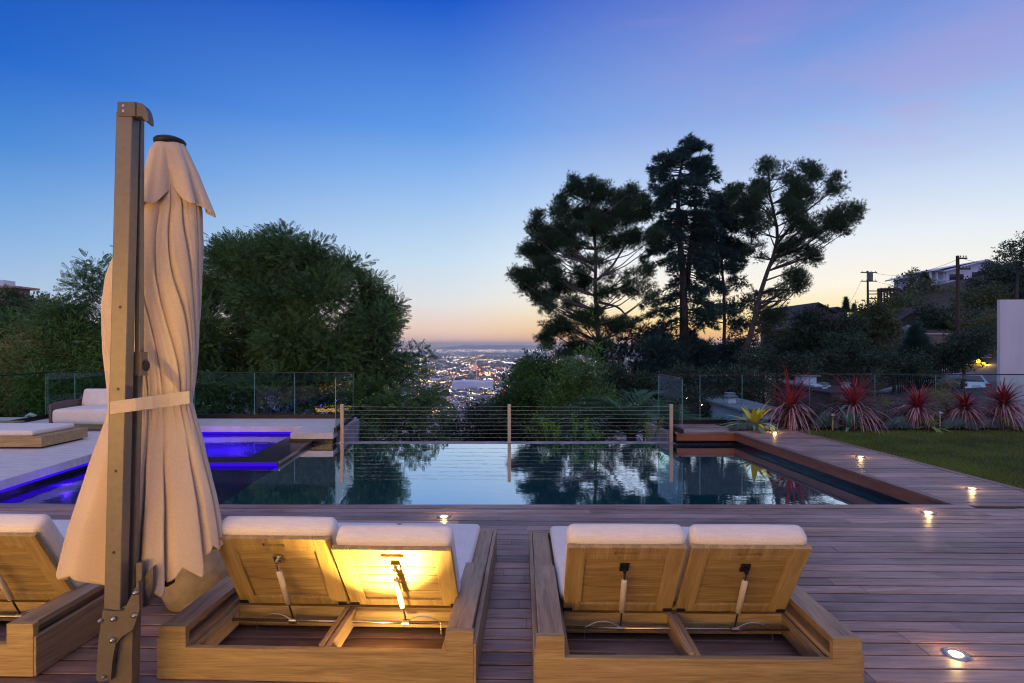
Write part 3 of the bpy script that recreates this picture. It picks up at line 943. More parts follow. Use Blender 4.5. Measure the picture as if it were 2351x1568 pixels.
# stone terrace on the left
b = MB()
def slab(pts, z0=-.115, z1=0.0):
    b.prism(poly(pts), z0, z1)
slab([(-14.5, 3.0), (STX, 3.0), (STX, 11.45), (-14.5, 11.45)])
slab([(-14.5, 11.452), (-3.35, 11.452), (-3.35, 12.85), (-14.5, 12.85)])
slab([(-3.348, 10.60), (-2.53, 10.60), (-2.53, 12.85), (-3.348, 12.85)])
b.build('stone_terrace', M['stone'])['kind'] = 'structure'
b = MB()
b.prism(poly([(-14.4, 3.0), (STX - .08, 3.0), (STX - .08, 11.5), (-14.4, 11.5)]), -2.5, -.117)
b.prism(poly([(-14.4, 11.53), (-3.4, 11.53), (-3.4, 12.8), (-14.4, 12.8)]), -4.5, -.117)
b.prism(poly([(-3.4, 10.66), (-2.56, 10.66), (-2.56, 12.8), (-3.4, 12.8)]), -4.5, -.117)
b.build('terrace_wall', M['tile'])['kind'] = 'structure'
# outer side walls of both terraces towards the slope
b = MB()
b.prism(poly([(-2.558, 10.96), (-2.46, 10.96), (-2.46, 12.86), (-2.558, 12.86)]), -4.5, -.04)
b.build('side_wall', M['concrete'])['kind'] = 'structure'
b = MB()
b.prism(poly([(4.02, 10.96), (4.10, 10.96), (4.10, 12.3), (4.02, 12.3)]), -4.5, -.04)
b.build('side_wall', M['concrete'])['kind'] = 'structure'
b = MB()
b.prism(poly([(4.12, 12.2), (13.5, 12.2), (13.5, 12.35), (4.12, 12.35)]), -4.5, -.05)
b.build('retaining_wall', M['concrete'])['kind'] = 'structure'

# violet led lines: under the terrace edge, under the far edge, on the shelf side of the spa wall
def led(label, pts, z0, z1):
    m_ = MB(); m_.prism(poly(pts), z0, z1)
    o = m_.build('led_strip', M['led'])
    tag(o, label, 'light strip', 'violet light strips at the waterline')
led('violet light strip under the long edge of the stone terrace', [(STX - .079, 5.9), (STX - .05, 5.9), (STX - .05, 11.44), (STX - .079, 11.44)], -.165, -.12)
led('violet light strip under the far stone edge behind the spa', [(STX + .02, 11.5), (-3.42, 11.5), (-3.42, 11.528), (STX + .02, 11.528)], -.165, -.12)
led('violet light strip along the near side of the spa wall', [(STX, 8.728), (SX - .02, 8.728), (SX - .02, 8.748), (STX, 8.748)], WZ + .003, SZ - .006)
# underwater lamps
def uw_lamp(label, x, y, z, power, r=.12):
    e = empty('underwater_lamp', (sh(x, y), y, z), label, 'lamp', group='violet underwater lamps')
    m_ = MB(); m_.lathe([(0.001, .02), (.07, .02), (.08, .0), (.08, -.02), (0.001, -.02)], k=20)
    m_.build('housing', M['steel'], e)
    m_ = MB(); m_.lathe([(0.001, .028), (.05, .026), (.06, .021)], k=20); m_.build('lens', M['led'], e)
    ld = bpy.data.lights.new('underwater_light', 'POINT'); ld.energy = power; ld.color = (.13, .03, 1); ld.shadow_soft_size = .03
    lo = bpy.data.objects.new('underwater_light', ld); COL.objects.link(lo); lo.location = (0, 0, .1); lo.parent = e
uw_lamp('violet lamp on the spa floor near its outer corner', -4.3, 9.7, -.88, 50)
uw_lamp('violet lamp on the spa floor beside the stone terrace', -5.3, 10.6, -.88, 50)
for yy, pw in ((6.4, 14.0), (7.6, 5)):
    ld = bpy.data.lights.new('shelf_light', 'POINT'); ld.energy = pw; ld.color = (.13, .04, 1); ld.shadow_soft_size = .04
    lo = bpy.data.objects.new('shelf_light', ld); COL.objects.link(lo); lo.location = (sh(STX + .3, yy), yy, WZ - .03)

# lawn
b = MB(); b.prism(poly([(6.545, 2.0), (16, 2.0), (16, 10.85), (6.545, 10.85)]), -.3, -.02)
o = b.build('lawn', M['soil']); struct(o)
n = 150000
yy = 4.0 + 6.9 * rng.random(n); xx = 6.56 + 7.4 * rng.random(n) ** 1.2
X = sh(xx, yy)
keep = (X / yy < 1.02); X, yy = X[keep], yy[keep]; n = len(X)
bl = np.array([[-.002, 0, 0], [.002, 0, 0], [.001, .004, .022], [-.0008, .012, .040]])
bf = np.array([[0, 1, 2], [0, 2, 3]])
V, f = scatter(bl, bf, np.stack([X, yy, np.full(n, -.02)], 1), rots(np.stack([rng.normal(0, .25, n), rng.normal(0, .25, n), np.ones(n)], 1), rng.random(n) * 6.28), rng.uniform(.7, 1.3, n))
o = raw_mesh('grass', V, [f], M['lawn'])
tag(o, 'short green lawn grass beside the wooden walkway', 'grass', kind='stuff')
b = MB(); b.prism(poly([(6.545, 10.852), (16, 10.852), (16, 12.2), (6.545, 12.2)]), -.5, -.01)
b.prism(poly([(5.30, 11.45), (6.44, 11.45), (6.44, 12.2), (5.30, 12.2)]), -.055, .012)
struct(b.build('planting_bed', M['soil']))

# ------------------------------------------------------------------ glass balustrades
def balustrade(label, p0, p1, joints, top=1.04, rail=True, z0=0.0):
    """p0, p1 in pool axes; joints in metres from p0"""
    a = Vector((sh(*p0), p0[1], z0)); c = Vector((sh(*p1), p1[1], z0))
    d = (c - a); ln = d.length; ang = math.atan2(d.y, d.x)
    e = empty('glass_balustrade', a, label, 'balustrade', ang, 'frameless glass balustrades round the terraces')
    m_ = MB().rbox(0, ln, -.03, .03, .0, .09, .004); m_.build('base_channel', M['dark_metal'], e)
    cuts = [0] + list(joints) + [ln]
    for u, v in zip(cuts[:-1], cuts[1:]):
        g = MB().box(u + .006, v - .006, -.006, .006, .085, top - .004); g.build('glass_panel', M['glass'], e)
        MB().box(u + .0005, u + .0055, -.0065, .0065, .09, top - .004).build('glass_edge', M['glass_edge'], e)
        MB().box(v - .0055, v - .0005, -.0065, .0065, .09, top - .004).build('glass_edge', M['glass_edge'], e)
    if rail:
        m_ = MB().rbox(0, ln, -.02, .02, top, top + .022, .003); m_.build('top_rail', M['dark_metal'], e)
    return e


balustrade('long glass balustrade at the far side of the stone terrace', (-9.55, 12.66), (-2.56, 12.66), [.62, 1.99, 3.36, 4.73, 5.65])
balustrade('short glass balustrade at the end of the stone terrace beside the first cable post', (-2.555, 12.62), (-2.50, 10.66), [])
balustrade('glass balustrade running towards the camera at the far left of the terrace', (-9.58, 12.64), (-9.58, 7.5), [1.6, 3.2])
balustrade('short glass balustrade beside the last cable post on the wooden terrace', (4.12, 10.5), (4.12, 11.80), [])
balustrade('long glass balustrade behind the red plants', (4.16, 11.83), (13.2, 11.83), [.86, 1.76, 3.2, 4.6, 5.9, 7.2, 8.3])

# cable railing
px = [-2.40, .86, 4.02]
posts = []
for i, x in enumerate(px):
    y = PF + .07
    e = empty('cable_post', (sh(x, y), y, WZ + .004), ['slim metal cable post next to the stone terrace corner', 'slim metal cable post in the middle of the infinity edge',
                                                        'slim metal cable post next to the wooden terrace corner'][i], 'post', group='posts of the cable railing')
    MB().rbox(-.032, .032, -.02, .02, 0, .755, .003).build('post', M['post'] if 'post' in M else M['strut'], e)
    MB().rbox(-.05, .05, -.035, .035, 0, .01, .002).build('base_plate', M['steel'], e)
    g = MB()
    for k in range(9):
        z = .105 + k * .0755
        g.tube([(-.0385 if i != 2 else -.05, -.0, z), (.0385 if i != 0 else .05, 0, z)], .005, 6)
    g.build('cable_fitting', M['steel'], e)
    posts.append(e)
for k in range(9):
    z = WZ + .004 + .105 + k * .0755
    pts = []
    y = PF + .07
    for a, c in ((0, 1), (1, 2)):
        for t_ in np.linspace(0, 1, 10):
            x = px[a] + (px[c] - px[a]) * t_
            pts.append((sh(x, y), y, z - .006 * math.sin(t_ * math.pi) * (k % 3)))
    o = MB().tube(pts, .0023, 6).build('railing_cable', M['cable'])
    tag(o, ['lowest', 'second lowest', 'third lowest', 'fourth lowest', 'middle', 'fourth from the top of the', 'third from the top of the', 'second from the top of the', 'topmost'][k].replace(' of the', '')
        + ' thin steel cable of the railing along the infinity edge', 'cable', 'cables of the infinity edge railing')

# ------------------------------------------------------------------ deck lights
def deck_light(x, y, label, power=.5, r=.052, Xw=None):
    p = G(x, y) if Xw is None else Vector(Xw)
    e = empty('deck_light', (p.x, p.y, .002), label, 'light', group='round lights set into the wooden deck')
    k = r / .052
    MB().lathe([(.030 * k, .004), (.034 * k, .006), (.050 * k, .0055), (.054 * k, .0)], k=36).build('ring', M['steel'], e, smooth=True)
    MB().lathe([(.0005, .0045), (.031 * k, .0035)], k=30).build('lens', M['bulb'], e)
    ld = bpy.data.lights.new('deck_light_glow', 'POINT'); ld.energy = power; ld.color = (1, .62, .22); ld.shadow_soft_size = .02
    lo = bpy.data.objects.new('deck_light_glow', ld); COL.objects.link(lo); lo.location = (0, 0, .022); lo.parent = e
    return e


deck_light(1019, 1187, 'round deck light between the pool edge and the left double lounger', 2.25, .060)
deck_light(1779, 993, 'farthest round deck light, beside the yellow agave', 3.50, .060)
deck_light(1976, 1049, 'second farthest round deck light on the walkway beside the pool', 3.00, .060)
deck_light(2232, 1122, 'round deck light on the walkway nearest to the lawn edge', 2.50, .060)
deck_light(2131, 1177, 'round deck light by the near right corner of the pool', 2.50, .060)
deck_light(2195, 1503, 'nearest round deck light, on the open boards right of the loungers', 1.75, .060)

# ------------------------------------------------------------------ double loungers
def make_lounger(label, loc, rz, angs, W=1.585, margins=(.165, .175), lamp=False):
    e = empty('double_lounger', loc, label, 'sun lounger', rz, 'wooden double loungers seen from behind')
    A, Lg, ZA, ZB = .14, 1.72, .272, .166
    # rear board with raised corners
    m_ = MB().rbox(0, W, 0, .034, .004, ZB, .003)
    m_.rbox(0, A, 0, .034, ZB - .002, ZA, .003); m_.rbox(W - A, W, 0, .034, ZB - .002, ZA, .003)
    m_.build('rear_board', M['teak_x'], e)
    for s_ in (0, 1):
        fx = (lambda a, c: (a, c)) if s_ == 0 else (lambda a, c: (W - c, W - a))
        x0, x1 = fx(.012, A); m_ = MB().rbox(x0, x1, .0345, .87, ZA - .032, ZA, .003)
        x0, x1 = fx(.055, .085); m_.rbox(x0, x1, .0345, .865, .180, ZA - .0325, .002)
        m_.build('arm_rest', M['teak_y'], e)
        x0, x1 = fx(-.012, .014); m_ = MB().rbox(x0, x1, .004, Lg, .004, .205, .003)
        x0, x1 = fx(.018, A); m_.rbox(x0, x1, .0345, Lg - .03, .150, .178, .003)
        x0, x1 = fx(.018, A); m_.rbox(x0, x1, .872, Lg - .03, .1785, .203, .003)
        x0, x1 = fx(A + .002, A + .03); m_.rbox(x0, x1, .0345, Lg - .03, .05, .150, .003)
        m_.build('side_rail', M['teak_y'], e)
    m_ = MB().rbox(.014, W - .014, Lg - .034, Lg, .02, .204, .003)
    m_.build('foot_board', M['teak_x'], e)
    for ya, yb, za, zb in ((.11, .14, .03, .10), (.46, .49, .05, .165), (1.1, 1.13, .05, .165)):
        MB().rbox(A + .032, W - A - .032, ya, yb, za, zb, .003).build('cross_rail', M['teak_x'], e)
    cx = W / 2 + (margins[0] - margins[1]) / 2
    m_ = MB().rbox(cx - .03, cx - .002, .0345, .455, .06, .176, .003); m_.rbox(cx + .002, cx + .03, .0345, .455, .075, .168, .003)
    m_.build('centre_rail', M['teak_y'], e)
    m_ = MB().rbox(A + .03, W - A - .03, .495, Lg - .04, .166, .19, .003); m_.build('slatted_base', M['teak_x'], e)
    # steel rod with feet
    m_ = MB().tube([(A + .03, .385, .118), (W - A - .03, .385, .118)], .0085, 12); m_.build('rod', M['steel'], e, smooth=True)
    pw = (W - margins[0] - margins[1] - .024) / 2
    PL, HY, HZ_ = .555, .425, .195
    for i, a in enumerate(angs):
        x0 = margins[0] + i * (pw + .024)
        m_ = MB()
        T = .026
        m_.rbox(0, .095, 0, T, 0, PL, .003); m_.rbox(pw - .095, pw, 0, T, 0, PL, .003)
        c = pw / 2
        # top rail with a hand slot
        m_.rbox(.0955, pw - .0955, 0, T, PL - .038, PL, .002); m_.rbox(.0955, pw - .0955, 0, T, PL - .095, PL - .062, .002)
        m_.box(.0955, c - .06, .0006, T - .001, PL - .062, PL - .038); m_.box(c + .06, pw - .0955, .0006, T - .001, PL - .062, PL - .038)
        m_.rbox(.0955, pw - .0955, 0, T, 0, .062, .002)
        bo = m_.build('backrest', M['teak_z'], e)
        bo.location = (x0, HY, HZ_); bo.rotation_euler = (a, 0, 0)
        s_ = MB(); nsl = 5; hh = (PL - .095 - .062)
        for k in range(nsl):
            s_.rbox(.0955, pw - .0955, .013, T - .002, .0625 + k * hh / nsl, .0625 + (k + 1) * hh / nsl - .004, .002)
        s_.build('slats', M['teak_x'], bo)
        # bracket
        g = MB().rbox(c - .024, c + .024, -.003, 0.007, PL * .66, PL * .66 + .055, .001)
        g.rbox(c - .008, c + .008, -.03, -.003, PL * .66 + .012, PL * .66 + .036, .002)
        for dx in (-.017, .017):
            for dz in (.01, .045):
                g.lathe([(.0005, .004), (.004, .003), (.0045, 0)], k=10, M=Matrix.Translation((c + dx, -.003, PL * .66 + dz)) @ Matrix.Rotation(R(90), 4, 'X'))
        g.build('bracket', M['black'] if not lamp else M['steel'], bo)
        for hx in (.0, pw - .05):
            MB().rbox(hx, hx + .05, -.004, -.0005, .0, .028, .001).build('hinge', M['black'], bo)
        # gas strut
        Mx = Matrix.Translation(bo.location) @ Matrix.Rotation(a, 4, 'X')
        p0 = Mx @ Vector((c, -.026, PL * .66 + .02)); p1 = Vector((x0 + c + .012, .385, .13))
        d = p1 - p0
        g = MB().tube([p0 + d * .12, p0 + d * .14, p0 + d * .70, p0 + d * .715], [.008, .0155, .0155, .007], 16)
        st = g.build('gas_strut', M['strut'], e, smooth=True)
        g = MB().tube([p0 + d * .70, p1], .005, 10); g.build('piston', M['black'], st, smooth=True)
        MB().tube([p0, p0 + d * .13], .0065, 8).build('strut_end', M['steel'], st)
        g = MB().lathe([(.0005, -.02), (.017, -.02), (.017, .02), (.0005, .02)], k=14, M=Matrix.Translation((p1.x, .385, .118)) @ Matrix.Rotation(R(90), 4, 'Y'))
        g.build('strut_clamp', M['steel'], st)
        # release cable
        g = MB().tube([Vector((p1.x, .38, .125)) + Vector((t_ * .20 * (1 if i else -1), -.005, .035 * math.sin(t_ * math.pi))) for t_ in np.linspace(0, 1, 10)]
                      + [Vector((p1.x + .205 * (1 if i else -1), .37, .06))], .0028, 6)
        g.build('release_cable', M['steel'], e)
        # cushions
        th = .115
        q = MB().rbox(.008 if i else -.0, pw + (.008 if i == 0 else .0), 0, PL + .035, -th / 2, th / 2, .042, seg=5, bulge=.012)
        bc = q.build('back_cushion', M['cushion'], e, smooth=True)
        bc.rotation_euler = (a + R(90), 0, 0)
        nrm = Vector((0, math.cos(a), math.sin(a)))
        bc.location = Vector((x0, HY, HZ_)) + nrm * (T + th / 2 + .002) + Vector((0, -math.sin(a), math.cos(a))) * .0
        q = MB().rbox(x0 - .012, x0 + pw + .010, HY + .09, Lg - .045, .192, .192 + .078, .036, seg=5, bulge=.006)
        q.build('seat_cushion', M['cushion'], e, smooth=True)
    return e


make_lounger('right double lounger with both backrests evenly raised', (.118, 2.705, 0), R(-.9), (R(33), R(33)), W=1.58)
make_lounger('double lounger whose right backrest glows from a lamp beneath, centre left', (-1.79, 2.80, 0), R(-1.9), (R(31), R(37)), W=1.60, margins=(.2, .125), lamp=True)
make_lounger('double lounger cut off by the left picture edge behind the parasol', (-4.02, 2.86, 0), R(-1.5), (R(33), R(31)), W=1.58, margins=(.165, .12))

# lamp below the glowing backrest
e = deck_light(0, 0, 'bright round deck light inside the frame of the lounger with the glowing backrest', 8.0, .055, (-.66, 2.955, 0))
ld = bpy.data.lights.new('up_light', 'SPOT'); ld.energy = 300; ld.color = (1, .62, .14); ld.spot_size = R(84); ld.spot_blend = 1.0; ld.shadow_soft_size = .02
lo = bpy.data.objects.new('up_light', ld); COL.objects.link(lo); lo.parent = e; lo.location = (0, 0, .02); lo.rotation_euler = (R(180 + 5), R(-6), 0)

# ------------------------------------------------------------------ parasol
def parasol():
    Yc = 2.91
    e = empty('cantilever_parasol', (-1.86, 2.63, 0), 'tall closed beige cantilever parasol tied to its bronze mast', 'parasol')
    K = 2.6 / F
    def mx(x): return (x - CX) * K
    def mz(y): return EYE - (y - HZ) * K
    # mast: leans a touch, built as a rounded box section swept up
    def section(x0p, y0p, x1p, y1p, w, d, Y0, name, mat, r=.006):
        K = Y0 / F
        mx = lambda x: (x - CX) * K
        zb, zt = EYE - (y1p - HZ) * K, EYE - (y0p - HZ) * K
        n_ = 2
        m_ = MB()
        xa, xb = mx(x1p), mx(x0p)                    # bottom, top centre
        prof = []
        for cx_, cy_, a0 in ((w / 2 - r, d / 2 - r, 0), (-w / 2 + r, d / 2 - r, 90), (-w / 2 + r, -d / 2 + r, 180), (w / 2 - r, -d / 2 + r, 270)):
            for k in range(5):
                a = R(a0 + k * 22.5); prof.append((cx_ + r * math.cos(a), cy_ + r * math.sin(a)))
        V = [(xa + px_, Y0 + py_, zb) for px_, py_ in prof] + [(xb + px_, Y0 + py_, zt) for px_, py_ in prof]
        k = len(prof)
        f = [[i, (i + 1) % k, k + (i + 1) % k, k + i] for i in range(k)]
        f3 = [[k, k + i, k + i + 1] for i in range(1, k - 1)] + [[0, i + 1, i] for i in range(1, k - 1)]
        m_.add(V, f, f3)
        return m_.build(name, mat, e, world=True)
    section(294, 262, 266, 1400, .079, .055, 2.626, 'mast', M['mast'])
    # holes in the mast face
    for y_ in (705, 893, 1081, 1268):
        x_ = 277 - (y_ - 705) * .0262
        m_ = MB().lathe([(.0005, 0), (.0075, 0)], k=14, M=Matrix.Translation((mx(x_), 2.597, mz(y_))) @ Matrix.Rotation(R(90), 4, 'X'))
        m_.build('hole', M['black'], e, world=True)
    # cap
    zc = mz(262)
    pr = [(0, 0), (0, .115), (.075, .115), (.12, .10), (.155, .055), (.165, .02), (.14, .0)]
    m_ = MB()
    front, back = 2.594, 2.655
    x0 = mx(272)
    V = [(x0, front, zc - .012), (x0, front, zc + .056), (x0 + .083, front, zc + .056), (x0 + .083, front, zc - .012),
         (x0, back, zc - .012), (x0, back, zc + .056), (x0 + .083, back, zc + .056), (x0 + .083, back, zc - .012)]
    m_.rbox(x0, x0 + .086, front - .004, back, zc - .012, zc + .056, .004)
    # curved rear nose of the cap
    prof = [(.0, .056), (.06, .05), (.10, .03), (.128, .0), (.135, -.035), (.10, -.035), (.06, -.012), (0, -.012)]
    n_ = len(prof)
    for (ya, yb) in ((back - .002, back + .0),):
        pass
    V = [(x0 + .087 + p[0] * .42, front + .002, zc + p[1] * .98) for p in prof] + [(x0 + .087 + p[0] * .30, front + .066, zc + p[1] * .98) for p in prof]
    f = [[i, (i + 1) % n_, n_ + (i + 1) % n_, n_ + i] for i in range(n_)]
    f3 = [[n_, n_ + i, n_ + i + 1] for i in range(1, n_ - 1)] + [[0, i + 1, i] for i in range(1, n_ - 1)]
    m_.add(V, f, f3)
    m_.build('mast_cap', M['mast_cap'], e, world=True)
    for z_ in (.036, .012):
        m_ = MB().lathe([(.0005, .003), (.006, .002), (.007, 0)], k=12, M=Matrix.Translation((x0 + .03, front - .004, zc + z_)) @ Matrix.Rotation(R(90), 4, 'X'))
        m_.build('screw', M['steel'], e, world=True)
    # folded arm beside the mast
    section(321, 268, 320, 815, .030, .03, 2.68, 'arm', M['mast'])
    section(320, 808, 320, 862, .054, .05, 2.685, 'arm_joint', M['mast_cap'])
    section(317, 855, 304, 1400, .034, .03, 2.70, 'lower_arm', M['mast'])
    # crank disc
    m_ = MB().lathe([(.0005, -.005), (.026, -.005), (.026, .005), (.0005, .005)], k=24, M=Matrix.Translation((-1.782, 2.69, EYE - 50 * 2.69 / F)) @ Matrix.Rotation(R(90), 4, 'Y'))
    m_.build('crank_disc', M['black'], e, world=True)

    # canopy, closed and tied
    K2 = Yc / F
    yk = [322, 345, 400, 480, 560, 640, 700, 800, 880, 925, 960, 1000, 1060, 1100, 1150, 1200, 1240, 1345]
    lk = [362, 352, 342, 322, 285, 256, 247, 247, 253, 256, 250, 236, 214, 202, 186, 170, 160, 138]
    rk = [418, 426, 446, 462, 462, 456, 451, 443, 436, 430, 438, 448, 460, 470, 482, 491, 497, 512]
    nT, nS = 760, 150
    th = np.arange(nT) * 2 * np.pi / nT
    s_ = np.linspace(0, 1, nS)
    front_w = np.abs(np.sin(th))
    # hem height (in picture rows) round the canopy: long in the middle, with the points of the panels
    zz = ((th + .16 * np.sin(2 * th + 1)) * 5 / np.pi + .35) % 1.0
    hem = 1232 + 80 * front_w ** .8 + 44 * (1 - np.abs(zz * 2 - 1)) - 14
    V = np.zeros((nS, nT, 3))
    def valleys(ph, k, width, seed):
        r_ = np.random.default_rng(seed)
        w8 = r_.uniform(.35, 1.0, k)
        u_ = (ph / (2 * np.pi) * k) % k
        i0 = np.floor(u_).astype(int) % k
        fr = u_ - np.floor(u_)
        a_ = np.exp(-(fr / width) ** 2) * w8[i0] + np.exp(-((1 - fr) / (width * .55)) ** 2) * w8[(i0 + 1) % k]
        return a_
    for i, s1 in enumerate(s_):
        y_ = 322 + (hem - 322) * s1
        cl = np.interp(y_, yk, lk); cr = np.interp(y_, yk, rk) - 4
        cx_ = (cl + cr) / 2; hw = (cr - cl) / 2
        tie = np.exp(-((y_ - 925) / 50.0) ** 2)
        low = sstep(935, 1200, y_); upp = 1 - sstep(850, 925, y_)
        tw = 1.35 * (1 - sstep(420, 930, y_))
        ph = (th + tw + .16 * np.sin(2 * th + 1) + .10 * np.sin(5 * th)) % (2 * np.pi)
        v1 = valleys(ph, 13, .13, 5)
        v2 = valleys((ph * 1.0 + .25 + .3 * low) % (2 * np.pi), 29, .22, 6)
        fold = -(.20 * upp + .12 * tie + .38 * low) * v1 - (.018 * upp + .05 * tie + .006 * low) * v2 + .02 * np.sin(4 * th + y_ / 130.0)
        rr = hw * (1.05 + fold)
        V[i, :, 0] = (cx_ - CX + rr * np.cos(th)) * K2
        V[i, :, 1] = Yc + rr * np.sin(th) * K2 * .60 + .03 * sstep(500, 1100, y_)
        V[i, :, 2] = EYE - (y_ - HZ) * K2
    ix = np.arange(nS * nT).reshape(nS, nT)
    qd = np.stack([ix[:-1], np.roll(ix, -1, 1)[:-1], np.roll(ix, -1, 1)[1:], ix[1:]], -1).reshape(-1, 4)
    o = raw_mesh('canopy', V, [qd], M['canopy'], e, True, True)
    so = o.modifiers.new('cloth', 'SOLIDIFY'); so.thickness = .003; so.offset = -1
    # top valance, a loose skirt with a wavy free hem
    nS = 50
    hem = 470 + 20 * np.sin(3 * th + 1.9) + 12 * np.sin(7 * th + .6)
    V = np.zeros((nS, nT, 3))
    for i, s1 in enumerate(np.linspace(0, 1, nS)):
        y_ = 328 + (hem - 328) * s1
        cl = np.interp(y_, [328, 350, 400, 490], [362, 350, 342, 330]); cr = np.interp(y_, [328, 350, 400, 490], [418, 430, 450, 478])
        hw = (cr - cl) / 2
        ph = (th + .5 + .2 * np.sin(2 * th)) % (2 * np.pi)
        v1 = valleys(ph, 7, .26, 9)
        fold = -(.03 + .34 * s1 ** 1.2) * v1 + .10 * s1 * np.sin(3 * th + 1.9) + .06 * s1 + .03 * s1 * np.sin(16 * th)
        V[i, :, 0] = ((cl + cr) / 2 - CX + hw * (1 + fold) * np.cos(th)) * K2
        V[i, :, 1] = Yc + hw * (1 + fold) * np.sin(th) * K2 * .85
        V[i, :, 2] = EYE - (y_ - HZ) * K2
    ix = np.arange(nS * nT).reshape(nS, nT)
    qd = np.stack([ix[:-1], np.roll(ix, -1, 1)[:-1], np.roll(ix, -1, 1)[1:], ix[1:]], -1).reshape(-1, 4)
    o = raw_mesh('valance', V, [qd], M['canopy'], e, True, True)
    so = o.modifiers.new('cloth', 'SOLIDIFY'); so.thickness = .003; so.offset = -1
    c = ((390 - CX) * K2, Yc, EYE - (330 - HZ) * K2)
    m_ = MB().lathe([(.064, -.012), (.074, .0), (.076, .012), (.068, .022), (.05, .03), (.03, .033), (.0005, .034)], c, 32,
                    None)
    m_.build('top_cap', M['black'], e, smooth=True, world=True)
    # tie strap round canopy and mast
    path = [(436, 2.92), (433, 2.84), (418, 2.77), (390, 2.735), (350, 2.70), (325, 2.655), (312, 2.59), (292, 2.588), (254, 2.59), (248, 2.64), (249, 2.80), (262, 2.95), (310, 3.06), (370, 3.08), (415, 3.02)]
    hp = np.array(path + path[:1]); tt = np.arange(len(hp)); t2 = np.linspace(0, len(path), 140, endpoint=False)
    xs = np.interp(t2, tt, hp[:, 0]); yw = np.interp(t2, tt, hp[:, 1])
    yc = 937 - (xs - 250) / 184 * 25
    V = []
    for dy in (-14.5, 14.5):
        V.append(np.stack([(xs - CX) * yw / F, yw, EYE - (yc + dy - HZ) * yw / F], 1))
    V = np.concatenate(V); n2 = 140
    f = [[i, (i + 1) % n2, n2 + (i + 1) % n2, n2 + i] for i in range(n2)]
    o = raw_mesh('tie_strap', V, [f], M['strap'], e, False, True)
    so = o.modifiers.new('cloth', 'SOLIDIFY'); so.thickness = .003; so.offset = 0
    # ribs and hub hanging below the hem
    cxb = (320 - CX) * K2
    for k in range(8):
        a = k * math.pi / 4 + .3
        m_ = MB().tube([(cxb + .04 * math.cos(a), Yc + .04 * math.sin(a), EYE - (1150 - HZ) * K2), (cxb + .13 * math.cos(a), Yc + .13 * math.sin(a), EYE - (1325 - HZ) * K2)], .009, 8)
        m_.build('rib', M['mast'], e, world=True)
    m_ = MB().tube([(cxb, Yc, EYE - (420 - HZ) * K2), (cxb, Yc, EYE - (1330 - HZ) * K2)], .02, 12)
    m_.build('centre_tube', M['mast'], e, world=True)
    q_ = 2.78 / F
    MB().rbox((338 - CX) * q_, (392 - CX) * q_, 2.76, 2.82, EYE - (1344 - HZ) * q_, EYE - (1330 - HZ) * q_, .004).build('latch', M['black'], e, world=True)
    q_ = 2.67 / F
    MB().rbox((316 - CX) * q_, (330 - CX) * q_, 2.655, 2.69, EYE - (1385 - HZ) * q_, EYE - (1290 - HZ) * q_, .003).build('slide', M['mast'], e, world=True)
    # foot casting
    m_ = MB()
    def sidep(pts, ya, yb):
        n_ = len(pts)
        K = (ya + .0) / F; mx = lambda x: (x - CX) * K; mz = lambda y: EYE - (y - HZ) * K
        V = [(mx(x), ya, mz(y)) for x, y in pts] + [(mx(x), yb, mz(y)) for x, y in pts]
        f = [[i, (i + 1) % n_, n_ + (i + 1) % n_, n_ + i] for i in range(n_)]
        cc = [(sum(mx(x) for x, y in pts) / n_, ya, sum(mz(y) for x, y in pts) / n_), (sum(mx(x) for x, y in pts) / n_, yb, sum(mz(y) for x, y in pts) / n_)]
        m_.add(V + cc, f, [[2 * n_, (i + 1) % n_, i] for i in range(n_)] + [[2 * n_ + 1, n_ + i, n_ + (i + 1) % n_] for i in range(n_)])
    sidep([(236, 1400), (262, 1404), (284, 1402), (300, 1370), (318, 1334), (320, 1400), (306, 1445), (280, 1462), (266, 1478), (258, 1520), (254, 1562), (226, 1566), (220, 1560), (226, 1470)], 2.585, 2.61)
    sidep([(262, 1400), (306, 1385), (300, 1640), (246, 1640)], 2.612, 2.67)
    sidep([(322, 1340), (334, 1320), (352, 1300), (350, 1350), (338, 1392), (318, 1396)], 2.675, 2.70)
    m_.build('foot_casting', M['mast_cap'], e, world=True)
    for x, y, r_ in ((268, 1416, .013), (266, 1464, .013), (246, 1548, .008), (318, 1356, .012), (316, 1408, .012), (238, 1420, .010)):
        m_ = MB().lathe([(.0005, .02), (r_ * .8, .017), (r_, .008), (r_, 0)], k=16, M=Matrix.Translation((mx(x), 2.586, mz(y))) @ Matrix.Rotation(R(90), 4, 'X'))
        m_.build('bolt', M['steel'], e, smooth=True, world=True)
    m_ = MB().rbox(-2.2, -1.82, 2.3, 2.7, .004, .03, .004)
    m_.build('base_plate', M['mast_cap'], e, world=True)


parasol()

# ------------------------------------------------------------------ ceramic stool
e = empty('drum_stool', (-2.07, 3.66, 0), 'round tan ribbed ceramic stool between the two left loungers', 'stool')
MB().lathe([(.0005, .002), (.165, .002), (.185, .012), (.215, .09), (.245, .20), (.268, .32), (.278, .40), (.274, .435), (.255, .452), (.20, .458), (.0005, .46)], k=72).build('body', M['ceramic'], e, smooth=True)

